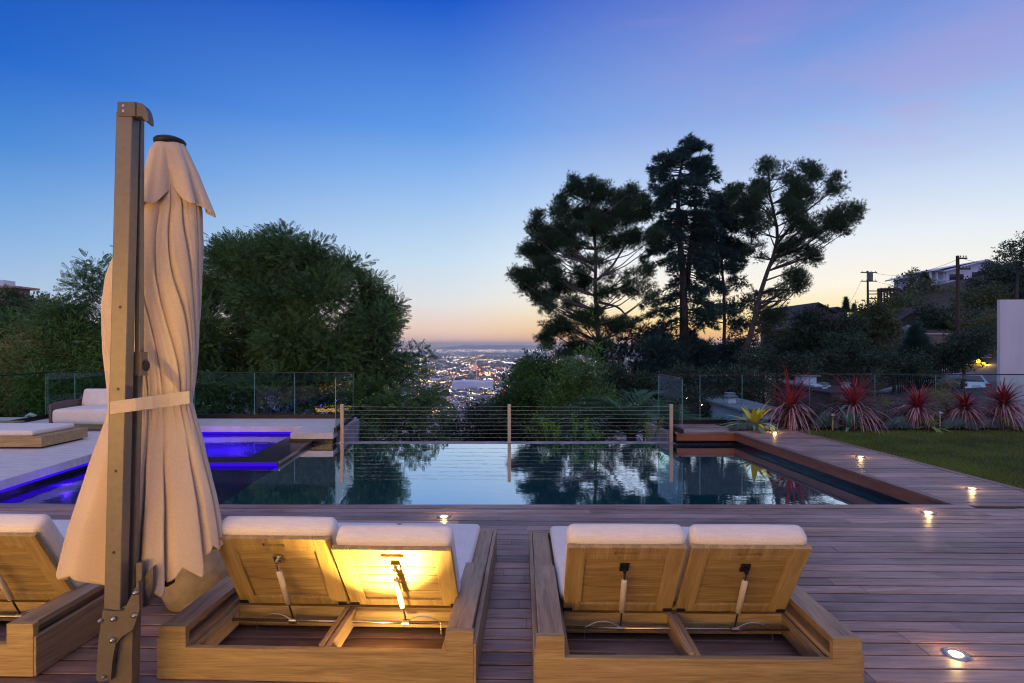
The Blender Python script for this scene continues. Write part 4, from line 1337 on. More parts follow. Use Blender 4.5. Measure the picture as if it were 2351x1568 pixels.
# ------------------------------------------------------------------ sofa, daybeds
def sofa():
    p = G(110, 990)
    e = empty('outdoor_sofa', (p.x + .0, p.y, 0), 'white cushioned outdoor sofa with curved woven back on the stone terrace', 'sofa')
    Wd, D = 2.35, .95
    MB().rbox(.05, Wd - .05, .05, D - .05, .02, .13, .01).build('base', M['teak_x'], e)
    # woven shell: curved sides and back
    pts = []
    for a in np.linspace(180, 90, 8): pts.append((.22 + .22 * math.cos(R(a)), D - .22 + .22 * math.sin(R(a))))
    pts = [(0, .02), (0, .3)] + pts
    pts += [(Wd - x, y) for x, y in pts[::-1]]
    n_ = len(pts); V = []; hh = []
    for i, (x, y) in enumerate(pts):
        h = .62 if 3 < i < n_ - 4 else .56
        if i in (0, n_ - 1): h = .52
        hh.append(h)
    inn = [(min(max(x, .045), Wd - .045), min(y, D - .045)) for x, y in pts]
    for (x, y), (xi, yi), h in zip(pts, inn, hh):
        V += [(x, y, .02), (x, y, h), (xi, yi, h), (xi, yi, .02)]
    f = []
    for i in range(n_ - 1):
        for k in range(4):
            f.append([i * 4 + k, (i + 1) * 4 + k, (i + 1) * 4 + (k + 1) % 4, i * 4 + (k + 1) % 4])
    f += [[0, 1, 2, 3], [(n_ - 1) * 4 + 3, (n_ - 1) * 4 + 2, (n_ - 1) * 4 + 1, (n_ - 1) * 4]]
    raw_mesh('woven_shell', V, [f], M['wicker'], e)
    MB().rbox(.05, Wd - .05, .0, D - .08, .13, .42, .07, seg=4, bulge=.02).build('seat_cushion', M['cushion'], e, smooth=True)
    for k in range(3):
        w = (Wd - .14) / 3
        Mx = Matrix.Translation((.08 + k * w, D - .26, .42)) @ Matrix.Rotation(R(-14), 4, 'X')
        MB().rbox(0, w - .01, 0, .16, 0, .37, .06, Mx, seg=4).build('back_cushion', M['cushion'], e, smooth=True)
sofa()


def daybed(label, x1, y0, y1, Ln):
    e = empty('daybed', (x1, y0, 0), label, 'daybed')
    MB().rbox(-Ln, 0, 0, y1 - y0, .03, .20, .004).build('wooden_base', M['teak_x'], e)
    MB().rbox(-Ln + .05, -.05, .05, y1 - y0 - .05, .0, .032, .003).build('plinth', M['black'], e)
    MB().rbox(-Ln + .03, -.18, .03, y1 - y0 - .05, .201, .29, .04, seg=4, bulge=.01).build('mattress', M['cushion'], e, smooth=True)
daybed('low wooden daybed with white mattress nearest the water on the stone terrace', -7.63, 8.97, 9.95, 2.1)
e = empty('low_table', (-10.6, 11.0, 0), 'low wooden table at the left edge behind the daybed', 'table')
MB().rbox(-.6, .6, -.35, .35, .09, .13, .004).build('table_top', M['teak_x'], e)
for sx in (-.52, .52):
    for sy in (-.28, .28):
        MB().rbox(sx - .03, sx + .03, sy - .03, sy + .03, 0, .0898, .003).build('leg', M['teak_z'], e)
# vent pipe outside the glass
p = P(70, 968, 13.3)
o = MB().tube([(p.x - .1, p.y, -.6), (p.x - .1, p.y, p.z + .02), (p.x - .08, p.y, p.z + .12), (p.x, p.y, p.z + .17), (p.x + .09, p.y, p.z + .14), (p.x + .12, p.y, p.z + .02)], .05, 12).build('vent_pipe', M['pvc'], smooth=True)
tag(o, 'pale grey gooseneck vent pipe behind the left glass', 'pipe')

# ------------------------------------------------------------------ plants
def quad_leaf(L_=1.0, W_=.3, fold=.12):
    v = np.array([[0, 0, 0], [W_ / 2, fold * W_, L_ * .45], [0, 0, L_], [-W_ / 2, fold * W_, L_ * .45]])
    return v, np.array([[0, 1, 2, 3]])


def pinnate(pairs=6, ll=.30, lw=.14):
    V, Fc = [], []
    def q(p, d, side, ln, w):
        n = len(V)
        p = np.array(p); d = np.array(d); d = d / np.linalg.norm(d); s_ = np.array(side)
        V.extend([p, p + d * ln * .5 + s_ * w / 2, p + d * ln, p + d * ln * .5 - s_ * w / 2]); Fc.append([n, n + 1, n + 2, n + 3])
    for i in range(pairs):
        t_ = .12 + .8 * i / (pairs - 1)
        y = -.25 * t_ * t_
        l_ = ll * (1 - .35 * abs(t_ - .5))
        for sgn in (-1, 1):
            q((0, y, t_), (sgn, -.22, .45), (0, 0, 1) if False else (.0, .25, .9), l_, lw)
    q((0, -.2, .9), (0, -.3, 1), (1, 0, 0), ll, lw)
    n = len(V); V.extend([np.array([-.008, 0, 0]), np.array([.008, 0, 0]), np.array([.005, -.22, .95]), np.array([-.005, -.22, .95])]); Fc.append([n, n + 1, n + 2, n + 3])
    return np.array(V), np.array(Fc)


def tuft(k=11, spread=1.0, w=.05, seed=1, flat=1.0):
    r_ = np.random.default_rng(seed)
    V, Fc = [], []
    for i in range(k):
        a = r_.random() * 6.283; s_ = spread * math.sqrt(r_.random())
        d = np.array([math.cos(a) * s_, math.sin(a) * s_ * flat, 1.0]); d /= np.linalg.norm(d)
        sd = np.cross(d, r_.normal(size=3)); sd /= np.linalg.norm(sd)
        l_ = r_.uniform(.65, 1)
        b0 = d * .08 * i / k
        n = len(V); V.extend([b0 + sd * w / 2, b0 - sd * w / 2, b0 + d * l_]); Fc.append([n, n + 1, n + 2])
    return np.array(V), np.array(Fc)


def spray(k=7, lw=.3, seed=3):
    r_ = np.random.default_rng(seed)
    v0, f0 = quad_leaf(.42, lw * .42)
    n = k
    pos = np.stack([r_.normal(0, .12, n), r_.normal(0, .12, n), np.linspace(0, .75, n)], 1)
    d = np.stack([r_.normal(0, .7, n), r_.normal(0, .7, n), r_.uniform(.1, 1, n)], 1)
    V, Fc = scatter(v0, f0, pos, rots(d, r_.random(n) * 6), r_.uniform(.7, 1.2, n))
    return V, Fc


T_PIN, T_TUFT, T_SPRAY = pinnate(), tuft(12, .95, .055), spray()
T_BAMBOO = spray(6, .16, 5)
T_CEDAR = tuft(12, 1.3, .085, 4, .45)
T_BIG = spray(7, .42, 9)


def rnd_unit(n, r_):
    v = r_.normal(size=(n, 3)); return v / np.linalg.norm(v, axis=1, keepdims=True)


def px2(e, Y):
    """ellipse from picture coordinates to centre and radii at distance Y"""
    x, y, rx, ry = e[:4]
    return np.array(P(x, y, Y)), rx * Y / F, ry * Y / F


def tree(name, label, cat, ells, Y, Yd, tmpl, leafmat, barkmat, size=.3, dens=14, per=26, spread=.35, trunk=None, tr_r=(.25, .08), group=None,
         droop=0.0, seed=1, limbs=(), ground=None, twig=True, dk=.8, up=.25, crown_name='crown', sat=0):
    r_ = np.random.default_rng(seed)
    if sat:
        more = []
        for e in ells:
            for q_ in range(sat):
                a_ = r_.random() * 6.283; s_ = r_.uniform(.34, .56)
                more.append((e[0] + math.cos(a_) * e[2] * .8, e[1] + math.sin(a_) * e[3] * .8, e[2] * s_, e[3] * s_ * r_.uniform(.8, 1.3), (e[4] if len(e) > 4 else 1.0) * 1.0))
        ells = list(ells) + more
    C_, SUB, POS, DIR = [], [], [], []
    for e in ells:
        c, rx, ry = px2(e, Y)
        dens_e = dens * (e[4] if len(e) > 4 else 1.0)
        c[1] += r_.uniform(-Yd, Yd)
        rd = (rx + ry) / 2 * dk
        n = max(3, int(dens_e * rx * ry))
        d = rnd_unit(n, r_); rad = r_.random(n) ** .42
        sub = c + d * rad[:, None] * np.array([rx, rd, ry]) * .92
        C_.append(c); SUB.append(sub)
        pp = np.repeat(sub, per, 0)
        off = np.clip(r_.normal(size=(len(pp), 3)), -1.9, 1.9) * spread * .5
        off[:, 2] *= .75
        dr = np.repeat(d, per, 0) * .7 + off / max(spread, .01) * .9
        dr += r_.normal(0, .4, dr.shape)
        dr[:, 2] += up - droop
        POS.append(pp + off); DIR.append(dr)
    POS = np.concatenate(POS); DIR = np.concatenate(DIR)
    n = len(POS)
    V, f = scatter(tmpl[0], tmpl[1], POS, rots(DIR, r_.random(n) * 6.283), size * r_.uniform(.65, 1.25, n))
    if trunk:
        tp = [np.array(P(x, y, Y)) for x, y in trunk]
    else:
        cc = np.mean(C_, axis=0)
        g_ = ground if ground is not None else float(terrain_z(cc[0], Y))
        tp = [np.array([cc[0], Y, g_ - .3]), np.array([cc[0] + .1, Y, g_ + (cc[2] - g_) * .5]), cc]
    if ground is not None and tp[0][2] > ground:
        tp.insert(0, np.array([tp[0][0], Y, ground]))
    g0 = float(terrain_z(tp[0][0], Y)) - .3
    if tp[0][2] > g0:
        tp.insert(0, np.array([tp[0][0] + .05, Y, g0]))
    e_ = empty(name, tuple(tp[0]), label, cat, group=group)
    raw_mesh(crown_name, V, [f], leafmat, e_, False, True)
    m_ = MB()
    # resample trunk
    tp = np.array(tp); seg = np.linalg.norm(np.diff(tp, axis=0), axis=1); cum = np.concatenate([[0], np.cumsum(seg)])
    tt = np.linspace(0, cum[-1], max(8, 3 * len(tp)))
    trk = np.stack([np.interp(tt, cum, tp[:, i]) for i in range(3)], 1)
    trk[1:-1] += r_.normal(0, .03, (len(trk) - 2, 3))
    rr = np.linspace(tr_r[0], tr_r[1], len(trk))
    m_.tube(trk, rr, 8)
    for lp in limbs:
        lp_ = np.array([np.array(P(x, y, Y + (q if q else 0))) for x, y, q in lp])
        sg = np.concatenate([[0], np.cumsum(np.linalg.norm(np.diff(lp_, axis=0), axis=1))])
        t3 = np.linspace(0, sg[-1], 9)
        l3 = np.stack([np.interp(t3, sg, lp_[:, i]) for i in range(3)], 1)
        m_.tube(l3, np.linspace(tr_r[0] * .36, .015, 9), 6)
    for c, sub in zip(C_, SUB):
        hd = np.linalg.norm(trk[:, :2] - c[:2], axis=1)
        tgt = c[2] - .55 * hd
        i = int(np.argmin(np.abs(trk[:, 2] - tgt) + .25 * hd))
        a = trk[i]; mid_ = (a + c) / 2 + np.array([0, 0, -.08 * hd[i]])
        pts = [a, (a * .6 + mid_ * .4), mid_, (mid_ + c) / 2 + r_.normal(0, .05, 3), c]
        m_.tube(pts, np.linspace(max(.03, rr[i] * .45), .02, 5), 5, False)
        if twig:
            for s2 in sub[:: max(1, len(sub) // 14)]:
                mm = (c + s2) / 2 + r_.normal(0, .08, 3)
                m_.tube([c, mm, s2], [.018, .012, .006], 3, False)
    m_.build('trunk', barkmat, e_, True, True)
    return e_


def Z6(l): return [(1125.4 + e[0] * .3887, 281.3 + e[1] * .3887, e[2] * .3887, e[3] * .3887) + tuple(e[4:]) for e in l]
def Z6p(l): return [(1125.4 + e[0] * .3887, 281.3 + e[1] * .3887) + tuple(e[2:]) for e in l]
def Z7(l): return [(e[0] * .4188, 450.1 + e[1] * .4188, e[2] * .4188, e[3] * .4188) + tuple(e[4:]) for e in l]
def Z2(l): return [(1125.4 + e[0] * .2792, 797 + e[1] * .2792, e[2] * .2792, e[3] * .2792) + tuple(e[4:]) for e in l]
def Z1(l): return [(562.7 + e[0] * .2792, 797 + e[1] * .2792, e[2] * .2792, e[3] * .2792) + tuple(e[4:]) for e in l]
def Z3(l): return [(1688 + e[0] * .2991, 562.7 + e[1] * .2991, e[2] * .2991, e[3] * .2991) + tuple(e[4:]) for e in l]


tree('pine_tree', 'broad tall pine standing left of the dark cedar beyond the pool', 'tree',
     Z6([(590, 400, 55, 80), (500, 420, 50, 70), (440, 490, 50, 90), (270, 620, 45, 80), (350, 630, 60, 80), (235, 740, 50, 70), (165, 900, 50, 45), (240, 930, 80, 65),
         (330, 870, 105, 80), (320, 750, 95, 75), (450, 640, 80, 85), (550, 550, 80, 85), (670, 430, 50, 70), (770, 450, 45, 80), (860, 420, 50, 75), (700, 560, 80, 70),
         (800, 560, 75, 75), (880, 540, 55, 80), (430, 960, 100, 50), (300, 1030, 80, 45), (570, 960, 60, 50), (500, 1060, 80, 40, .6), (330, 1100, 60, 25, .6),
         (430, 1230, 90, 50, .8), (330, 1290, 65, 40, .8), (500, 1310, 80, 50, .8), (700, 720, 90, 45, .6), (820, 700, 75, 65), (760, 880, 80, 45, .4), (420, 1380, 50, 22, .6),
         (800, 960, 60, 50, .5), (700, 1010, 90, 50, .45), (600, 1150, 90, 50, .5), (900, 1000, 70, 60, .4), (950, 860, 60, 60, .6), (960, 720, 60, 70, .7), (700, 1190, 110, 60, .5),
         (520, 1180, 90, 50, .6), (640, 1330, 120, 60, .6), (800, 1180, 90, 60, .45), (520, 890, 60, 50, .6), (620, 640, 60, 80, .6), (380, 1190, 90, 40, .6), (380, 700, 60, 60), (500, 760, 60, 50, .8), (640, 800, 90, 40, .5)]),
     42, 2.0, T_TUFT, M['pine'], M['bark_pale'], .28, 50, 30, .44, Z6p([(650, 1600), (642, 1400), (635, 1200), (622, 1000), (625, 850), (618, 700), (600, 560), (590, 400)]), (.36, .07),
     limbs=[Z6p([(632, 930, 0), (720, 850, .5), (790, 740, .8), (850, 640, 1)]), Z6p([(745, 1500, .5), (700, 1260, .3), (635, 1060, 0)]),
            Z6p([(620, 880, 0), (540, 820, -.5), (430, 790, -1), (330, 760, -1)]), Z6p([(640, 1060, 0), (760, 1090, .5), (870, 1220, 1)])], seed=11, up=.8, sat=2)
tree('pine_tree', 'leaning pine with wide open crown, rightmost of the tall trees', 'tree',
     Z6([(1640, 270, 60, 65), (1640, 370, 55, 70), (1490, 400, 55, 65), (1560, 440, 60, 75), (1480, 500, 60, 60), (1850, 320, 65, 55), (1930, 340, 50, 65), (1790, 340, 50, 60),
         (1860, 440, 80, 75), (1960, 430, 45, 50), (1780, 450, 55, 70), (2030, 560, 75, 65), (2090, 560, 40, 55), (1930, 600, 80, 60), (2000, 655, 60, 30), (1800, 620, 80, 85),
         (1700, 560, 60, 70), (1850, 700, 95, 50), (1880, 800, 85, 45), (1760, 760, 60, 50), (1800, 900, 75, 45), (1850, 960, 60, 40), (1700, 1010, 60, 45, .6), (1640, 1100, 75, 45, .6),
         (1700, 1130, 50, 50, .6), (1560, 620, 50, 60, .6), (1580, 760, 40, 50, .4)]),
     40, 2.0, T_TUFT, M['pine'], M['bark'], .27, 40, 28, .42, Z6p([(1490, 1560), (1500, 1360), (1560, 1180), (1600, 1000), (1660, 820), (1700, 700), (1690, 600), (1650, 400), (1640, 280)]), (.34, .06),
     limbs=[Z6p([(1650, 850, 0), (1740, 720, .5), (1850, 620, .8), (1960, 560, 1)]), Z6p([(1690, 720, 0), (1790, 600, -.5), (1880, 480, -.8), (1920, 380, -1)]),
            Z6p([(1600, 1010, 0), (1700, 985, .4), (1830, 995, .8)]), Z6p([(1570, 1110, 0), (1650, 1060, .4), (1770, 1045, .8)])], seed=12, up=.8, sat=2)
tree('cedar_tree', 'slimmer dark conifer standing between the tallest cedar and the leaning pine', 'tree',
     Z6([(1350, 470, 60, 60), (1300, 590, 80, 75), (1400, 590, 80, 80), (1430, 720, 80, 60), (1340, 700, 80, 60), (1440, 850, 65, 45, .7), (1300, 800, 50, 50, .6), (1470, 950, 60, 40, .5),
         (1410, 1100, 80, 40, .6), (1250, 1140, 85, 40, .6), (1370, 530, 70, 70), (1500, 640, 70, 60, .8), (1540, 540, 60, 60, .8), (1480, 760, 70, 60, .7), (1350, 980, 90, 40, .6), (1300, 900, 70, 50, .6), (1250, 700, 60, 60, .7), (1500, 1050, 70, 40, .5), (1500, 1200, 80, 50, .6)]),
     46, 1.5, T_CEDAR, M['cedar'], M['bark_pale'], .34, 34, 24, .42, Z6p([(1390, 1500), (1385, 1350), (1380, 1000), (1370, 850), (1390, 600), (1360, 450)]), (.30, .05), seed=13, up=.2, sat=1)
tree('conifer', 'bushy dark conifer crowded under the tallest cedar', 'tree',
     Z6([(950, 1250, 80, 80, .8), (1050, 1370, 110, 80), (1250, 1370, 110, 70), (1380, 1420, 100, 70), (880, 1480, 90, 60), (1080, 1470, 100, 60), (1260, 1480, 100, 70), (960, 1380, 90, 70), (1450, 1340, 60, 60, .6),
         (800, 1300, 60, 60, .4), (780, 1450, 70, 60, .6)]),
     44, 2, T_CEDAR, M['cedar'], M['bark'], .6, 8, 50, 1.0, Z6p([(1090, 1600), (1080, 1400), (1060, 1300)]), (.2, .05), seed=14, up=.1)


def cedar():
    r_ = np.random.default_rng(21)
    Y = 44
    trunk = Z6p([(1150, 1620), (1145, 1200), (1140, 900), (1120, 700), (1108, 500), (1120, 300), (1165, 90)])
    prof = [(90, 1130, 1210), (150, 1060, 1300), (180, 1000, 1360), (215, 945, 1340), (270, 915, 1425), (330, 930, 1370), (400, 960, 1390), (470, 935, 1380), (560, 905, 1420), (650, 900, 1460), (740, 890, 1480),
            (820, 960, 1440), (900, 960, 1380), (960, 900, 1420), (1030, 885, 1490), (1100, 870, 1500), (1180, 900, 1420), (1300, 920, 1400)]
    tp = np.array([np.array(P(x, y, Y)) for x, y in trunk])
    zt = tp[:, 2]
    def trunk_at(z): return np.array([np.interp(z, zt, tp[:, i]) for i in range(3)])
    m_ = MB(); m_.tube(np.array([trunk_at(z) for z in np.linspace(zt[0], zt[-1], 22)]), np.linspace(.46, .05, 22), 9)
    # the second leader
    q = Z6p([(1160, 980), (1180, 760), (1210, 560), (1215, 330), (1240, 180)])
    q3 = np.array([np.array(P(x, y, Y + .8)) for x, y in q]); m_.tube(q3, [.24, .2, .15, .09, .03], 7)
    POS, DIR = [], []
    ys = np.concatenate([np.linspace(95, 800, 120), np.linspace(810, 1330, 50)])
    for y in ys[::1]:
        z = EYE - (281.3 + y * .3887 - HZ) * Y / F
        c = trunk_at(z)
        a = r_.random() * 6.283
        lft = np.interp(y, [p[0] for p in prof], [p[1] for p in prof]); rgt = np.interp(y, [p[0] for p in prof], [p[2] for p in prof])
        Lx = ((1125.4 + (rgt if math.cos(a) > 0 else lft) * .3887) - CX) * Y / F - c[0]
        ln = abs(Lx) * r_.uniform(.55, 1.06)
        d = np.array([math.cos(a), math.sin(a) * .8, 0])
        rise = r_.uniform(-.10, .28) if y < 500 else r_.uniform(-.28, .12)
        pts = []
        for t_ in np.linspace(0, 1, 6):
            pts.append(c + d * ln * t_ + np.array([0, 0, rise * ln * t_ - .20 * ln * t_ * t_]))
        pts = np.array(pts)
        m_.tube(pts, np.linspace(.045 + .006 * ln, .012, 6), 5, False)
        dense = 1.0 if y < 740 else .75
        n = int(ln * 30 * dense)
        t_ = r_.uniform(.22, 1.0, n) ** .8
        bp_ = np.stack([np.interp(t_, np.linspace(0, 1, 6), pts[:, i]) for i in range(3)], 1)
        wdt = (.18 + .38 * np.sin(np.clip(t_, 0, 1) * 2.9)) * (.5 + .18 * ln)
        sd = np.array([-d[1], d[0], 0])
        off = r_.uniform(-1, 1, n) * wdt
        pos = bp_ + sd * off[:, None] + np.stack([np.zeros(n), np.zeros(n), r_.normal(0, .15, n) - .16 * np.abs(off)], 1)
        POS.append(pos)
        DIR.append(d * .8 + sd * off[:, None] * .9 + np.stack([r_.normal(0, .25, n), r_.normal(0, .25, n), r_.normal(0, .22, n)], 1))
    POS = np.concatenate(POS); DIR = np.concatenate(DIR); n = len(POS)
    e = empty('cedar_tree', tuple(tp[0] - np.array([0, 0, 14])), 'tallest dark cedar with layered flat branches in the centre of the tall trees', 'tree')
    V, f = scatter(T_CEDAR[0], T_CEDAR[1], POS, rots(DIR, r_.random(n) * 6.28), r_.uniform(.28, .60, n))
    raw_mesh('crown', V, [f], M['cedar'], e, False, True)
    m_.tube([tp[0] - np.array([0, 0, 14]), tp[0]], [.6, .47], 9)
    m_.build('trunk', M['bark'], e, True, True)


cedar()

# the feathery tree behind the stone terrace
tree('locust_tree', 'large feathery leaved tree filling the left behind the glass balustrade', 'tree',
     Z7([(1240, 300, 100, 80), (1180, 410, 120, 120), (1390, 250, 70, 55), (1540, 260, 75, 60), (1400, 380, 160, 130), (1600, 370, 140, 120), (1740, 360, 100, 90), (1880, 400, 90, 70),
         (1300, 580, 170, 140), (1550, 580, 180, 150), (1800, 550, 150, 130), (1980, 510, 100, 90), (2060, 620, 90, 100), (1950, 690, 130, 120), (2120, 720, 70, 90), (1200, 760, 140, 130),
         (1450, 800, 180, 130), (1700, 780, 180, 140), (1900, 850, 140, 120), (2060, 840, 90, 90), (2090, 960, 90, 80), (1960, 1000, 120, 90), (2110, 1080, 80, 80), (2040, 1180, 110, 90),
         (1150, 930, 120, 100), (560, 540, 70, 90, .7), (470, 640, 70, 35, .7), (445, 490, 45, 30, .5), (580, 420, 40, 50, .5), (610, 310, 30, 40, .5), (540, 700, 90, 90), (650, 770, 100, 100), (820, 480, 170, 170),
         (850, 760, 150, 150), (1000, 620, 150, 150), (2270, 870, 45, 16, .7), (2300, 960, 45, 30, .6), (1350, 1000, 150, 80), (1600, 1000, 150, 80), (1800, 1030, 120, 80), (2250, 1120, 60, 50, .8)]),
     17.5, 1.6, T_PIN, M['locust'], M['bark'], .19, 64, 66, .5, [(640, 1300), (640, 1100), (650, 900), (640, 760)], (.20, .05), seed=31, droop=.1, up=.02,
     limbs=[[(640, 1000, 0), (520, 850, 0), (400, 700, 0), (260, 690, 0)], [(650, 900, 0), (760, 780, .5), (850, 700, .5)]])
# lower growth on the slope below
def bush(label, ells, Y, mat, tmpl=T_SPRAY, size=.26, dens=26, per=18, spread=.4, seed=1, Yd=.8, droop=0., cat='bush', name='bush', group=None):
    return tree(name, label, cat, ells, Y, Yd, tmpl, M[mat], M['bark'], size * 1.0, dens * 1.5, int(per * 2.4), spread, None, (.08, .03), group, droop, seed, (), None, False, crown_name='foliage')


bush('feathery dark green bush spilling right of the big tree behind the cables', Z1([(1000, 560, 170, 110), (1200, 480, 150, 110), (1300, 620, 170, 120), (1500, 620, 140, 90), (1620, 730, 100, 55), (1050, 720, 170, 80), (1400, 760, 160, 70),
      (1350, 480, 110, 80), (1500, 430, 60, 40, .7), (1580, 470, 50, 30, .6)]), 15.0, 'locust', T_PIN, .30, 26, 9, .36, 41, 1.0, .3)
bush('dark low bushes just above the middle of the infinity edge', Z1([(1750, 720, 100, 60), (1850, 730, 120, 60), (2000, 690, 100, 80), (1950, 590, 40, 60, .4), (2150, 720, 110, 80)]), 19, 'hill_tree_dark', T_SPRAY, .36, 20, 26, .45, 42)
bush('tall dark round tree right of the city view behind the middle cable post', Z2([(380, 200, 120, 110), (260, 300, 100, 110), (190, 430, 90, 90), (360, 430, 150, 140), (150, 600, 100, 110), (330, 640, 180, 130), (560, 190, 60, 50, .8),
      (540, 320, 100, 90), (100, 730, 100, 80)]), 21, 'shrub', T_SPRAY, .34, 19, 34, .5, 43, 1.2, 0., 'tree', 'round_tree')
bush('lighter green billowing bush beside the dark round tree', Z2([(760, 170, 60, 70), (640, 340, 90, 70), (760, 320, 80, 100), (560, 480, 100, 80), (700, 510, 130, 110), (860, 450, 80, 90), (900, 620, 130, 120), (500, 660, 120, 90), (720, 700, 130, 80)]),
     18, 'shrub_light', T_SPRAY, .3, 26, 18, .42, 44, 1.0)
bush('dark bush behind the palm fronds', Z2([(1050, 300, 110, 80), (930, 380, 80, 80), (1200, 330, 100, 70), (1330, 400, 110, 80), (1450, 500, 100, 100), (1500, 350, 90, 80)]), 26, 'hill_tree_dark', T_SPRAY, .46, 14, 32, .6, 45, 1.2)
bush('dark bush behind the glass corner of the wooden terrace', Z2([(1700, 350, 150, 110), (1850, 430, 150, 120), (1650, 500, 120, 100), (1950, 330, 130, 100), (2100, 350, 130, 110), (2000, 520, 130, 80)]), 24, 'hill_tree_dark', T_SPRAY, .46, 14, 32, .6, 46, 1.2)
bush('bush with fine leaves low beside the first cable post', Z1([(1000, 650, 110, 70), (930, 740, 110, 60), (1150, 760, 120, 50)]), 13.2, 'locust', T_PIN, .26, 40, 8, .3, 47, .3, .3)
# left hand bushes
bush('dark undergrowth beneath the big feathery tree, behind the long glass', Z7([(900, 1080, 140, 110), (1100, 1060, 140, 110), (1300, 1080, 150, 100), (1500, 1080, 150, 100), (1700, 1090, 140, 100), (1880, 1100, 110, 100), (1000, 1200, 160, 70),
      (1250, 1200, 160, 70), (1500, 1200, 160, 70), (1750, 1200, 150, 70)]), 15.6, 'locust', T_PIN, .28, 22, 10, .45, 48, .6, .2)
bush('pale feathery bamboo clump at the far left edge', Z7([(60, 830, 110, 80), (160, 900, 130, 90), (60, 1000, 120, 110), (200, 1040, 120, 100), (80, 1160, 120, 80)]), 15.2, 'bamboo', T_BAMBOO, .42, 22, 16, .5, 51, .8, .35)
bush('green bamboo like bush behind the white sofa', Z7([(260, 770, 120, 60), (380, 760, 100, 60), (420, 870, 130, 90), (520, 850, 90, 90), (300, 900, 110, 90), (470, 990, 130, 90), (330, 1040, 120, 100), (560, 1000, 80, 100), (420, 1120, 130, 80)]),
     15.6, 'shrub_light', T_BAMBOO, .40, 24, 16, .5, 52, .8, .35)
bush('dark hedge behind the bamboo at the left', Z7([(50, 760, 120, 60), (300, 720, 130, 60), (150, 800, 150, 80), (500, 770, 110, 70), (150, 1000, 200, 140), (450, 1000, 200, 140), (700, 950, 150, 140), (950, 1000, 150, 120), (100, 1170, 200, 100), (480, 1170, 200, 90)]),
     19, 'shrub', T_SPRAY, .42, 13, 18, .6, 53, 1.0)
bush('brown brush covered knoll at the upper left edge', Z7([(50, 640, 110, 40), (40, 690, 130, 60), (200, 680, 90, 40), (150, 740, 150, 50), (260, 720, 50, 40), (60, 760, 150, 50)]), 70, 'dry_bush', T_BIG, .8, 2.2, 26, 1.2, 54, 3)
bush('round oak on the crest of the left knoll', Z7([(30, 570, 60, 50), (200, 620, 70, 50), (100, 640, 70, 40)]), 68, 'hill_tree', T_BIG, .8, 3.0, 26, 1.1, 55, 2, 0., 'tree', 'oak_tree')


# palm below the edge
def palm(label, x, y, Y, n=34, ln=2.1, seed=5):
    r_ = np.random.default_rng(seed)
    c = np.array(P(x, y, Y))
    e = empty('palm_tree', (c[0], c[1], float(terrain_z(c[0], Y)) - .2), label, 'palm')
    m_ = MB().tube([(c[0], c[1], float(terrain_z(c[0], Y)) - .2), tuple(c)], [.16, .12], 9)
    m_.build('trunk', M['bark'], e, True, True)
    v0, f0 = quad_leaf(.62, .035, .1)
    POS, DIR = [], []
    rb = MB()
    for i in range(n):
        a = r_.random() * 6.283; el = r_.uniform(.15, 1.45)
        l_ = ln * r_.uniform(.7, 1.1)
        pts = []
        for t_ in np.linspace(0, 1, 9):
            h = l_ * t_ * math.cos(el); pts.append(c + np.array([math.cos(a) * (h + .35 * l_ * t_ * t_ * math.sin(el)), math.sin(a) * (h + .35 * l_ * t_ * t_ * math.sin(el)), l_ * t_ * math.sin(el) - .55 * l_ * t_ * t_]))
        pts = np.array(pts); rb.tube(pts, np.linspace(.018, .004, 9), 4, False)
        k = 44
        t_ = np.linspace(.15, 1, k)
        bp_ = np.stack([np.interp(t_, np.linspace(0, 1, 9), pts[:, j]) for j in range(3)], 1)
        tg = np.gradient(bp_, axis=0); tg /= np.linalg.norm(tg, axis=1, keepdims=True)
        sd = np.cross(tg, [0, 0, 1.0]); sd /= np.maximum(np.linalg.norm(sd, axis=1, keepdims=True), 1e-6)
        for s_ in (-1, 1):
            POS.append(bp_); DIR.append(sd * s_ * .8 + tg * .75 + np.array([0, 0, .12]) + r_.normal(0, .06, (k, 3)))
    POS = np.concatenate(POS); DIR = np.concatenate(DIR); m = len(POS)
    V, f = scatter(v0, f0, POS, rots(DIR, r_.random(m) * .4), r_.uniform(.7, 1, m))
    raw_mesh('fronds', V, [f], M['palm'], e, False, True)
    rb.build('frond_stems', M['palm'], e, False, True)
    return e
palm('feather palm rising from the slope behind the cables near the wooden terrace', 1450, 1000, 14.0, 44, 2.3)
palm('small feather palm behind the glass corner', 1600, 1010, 17.5, 22, 1.6, 6)

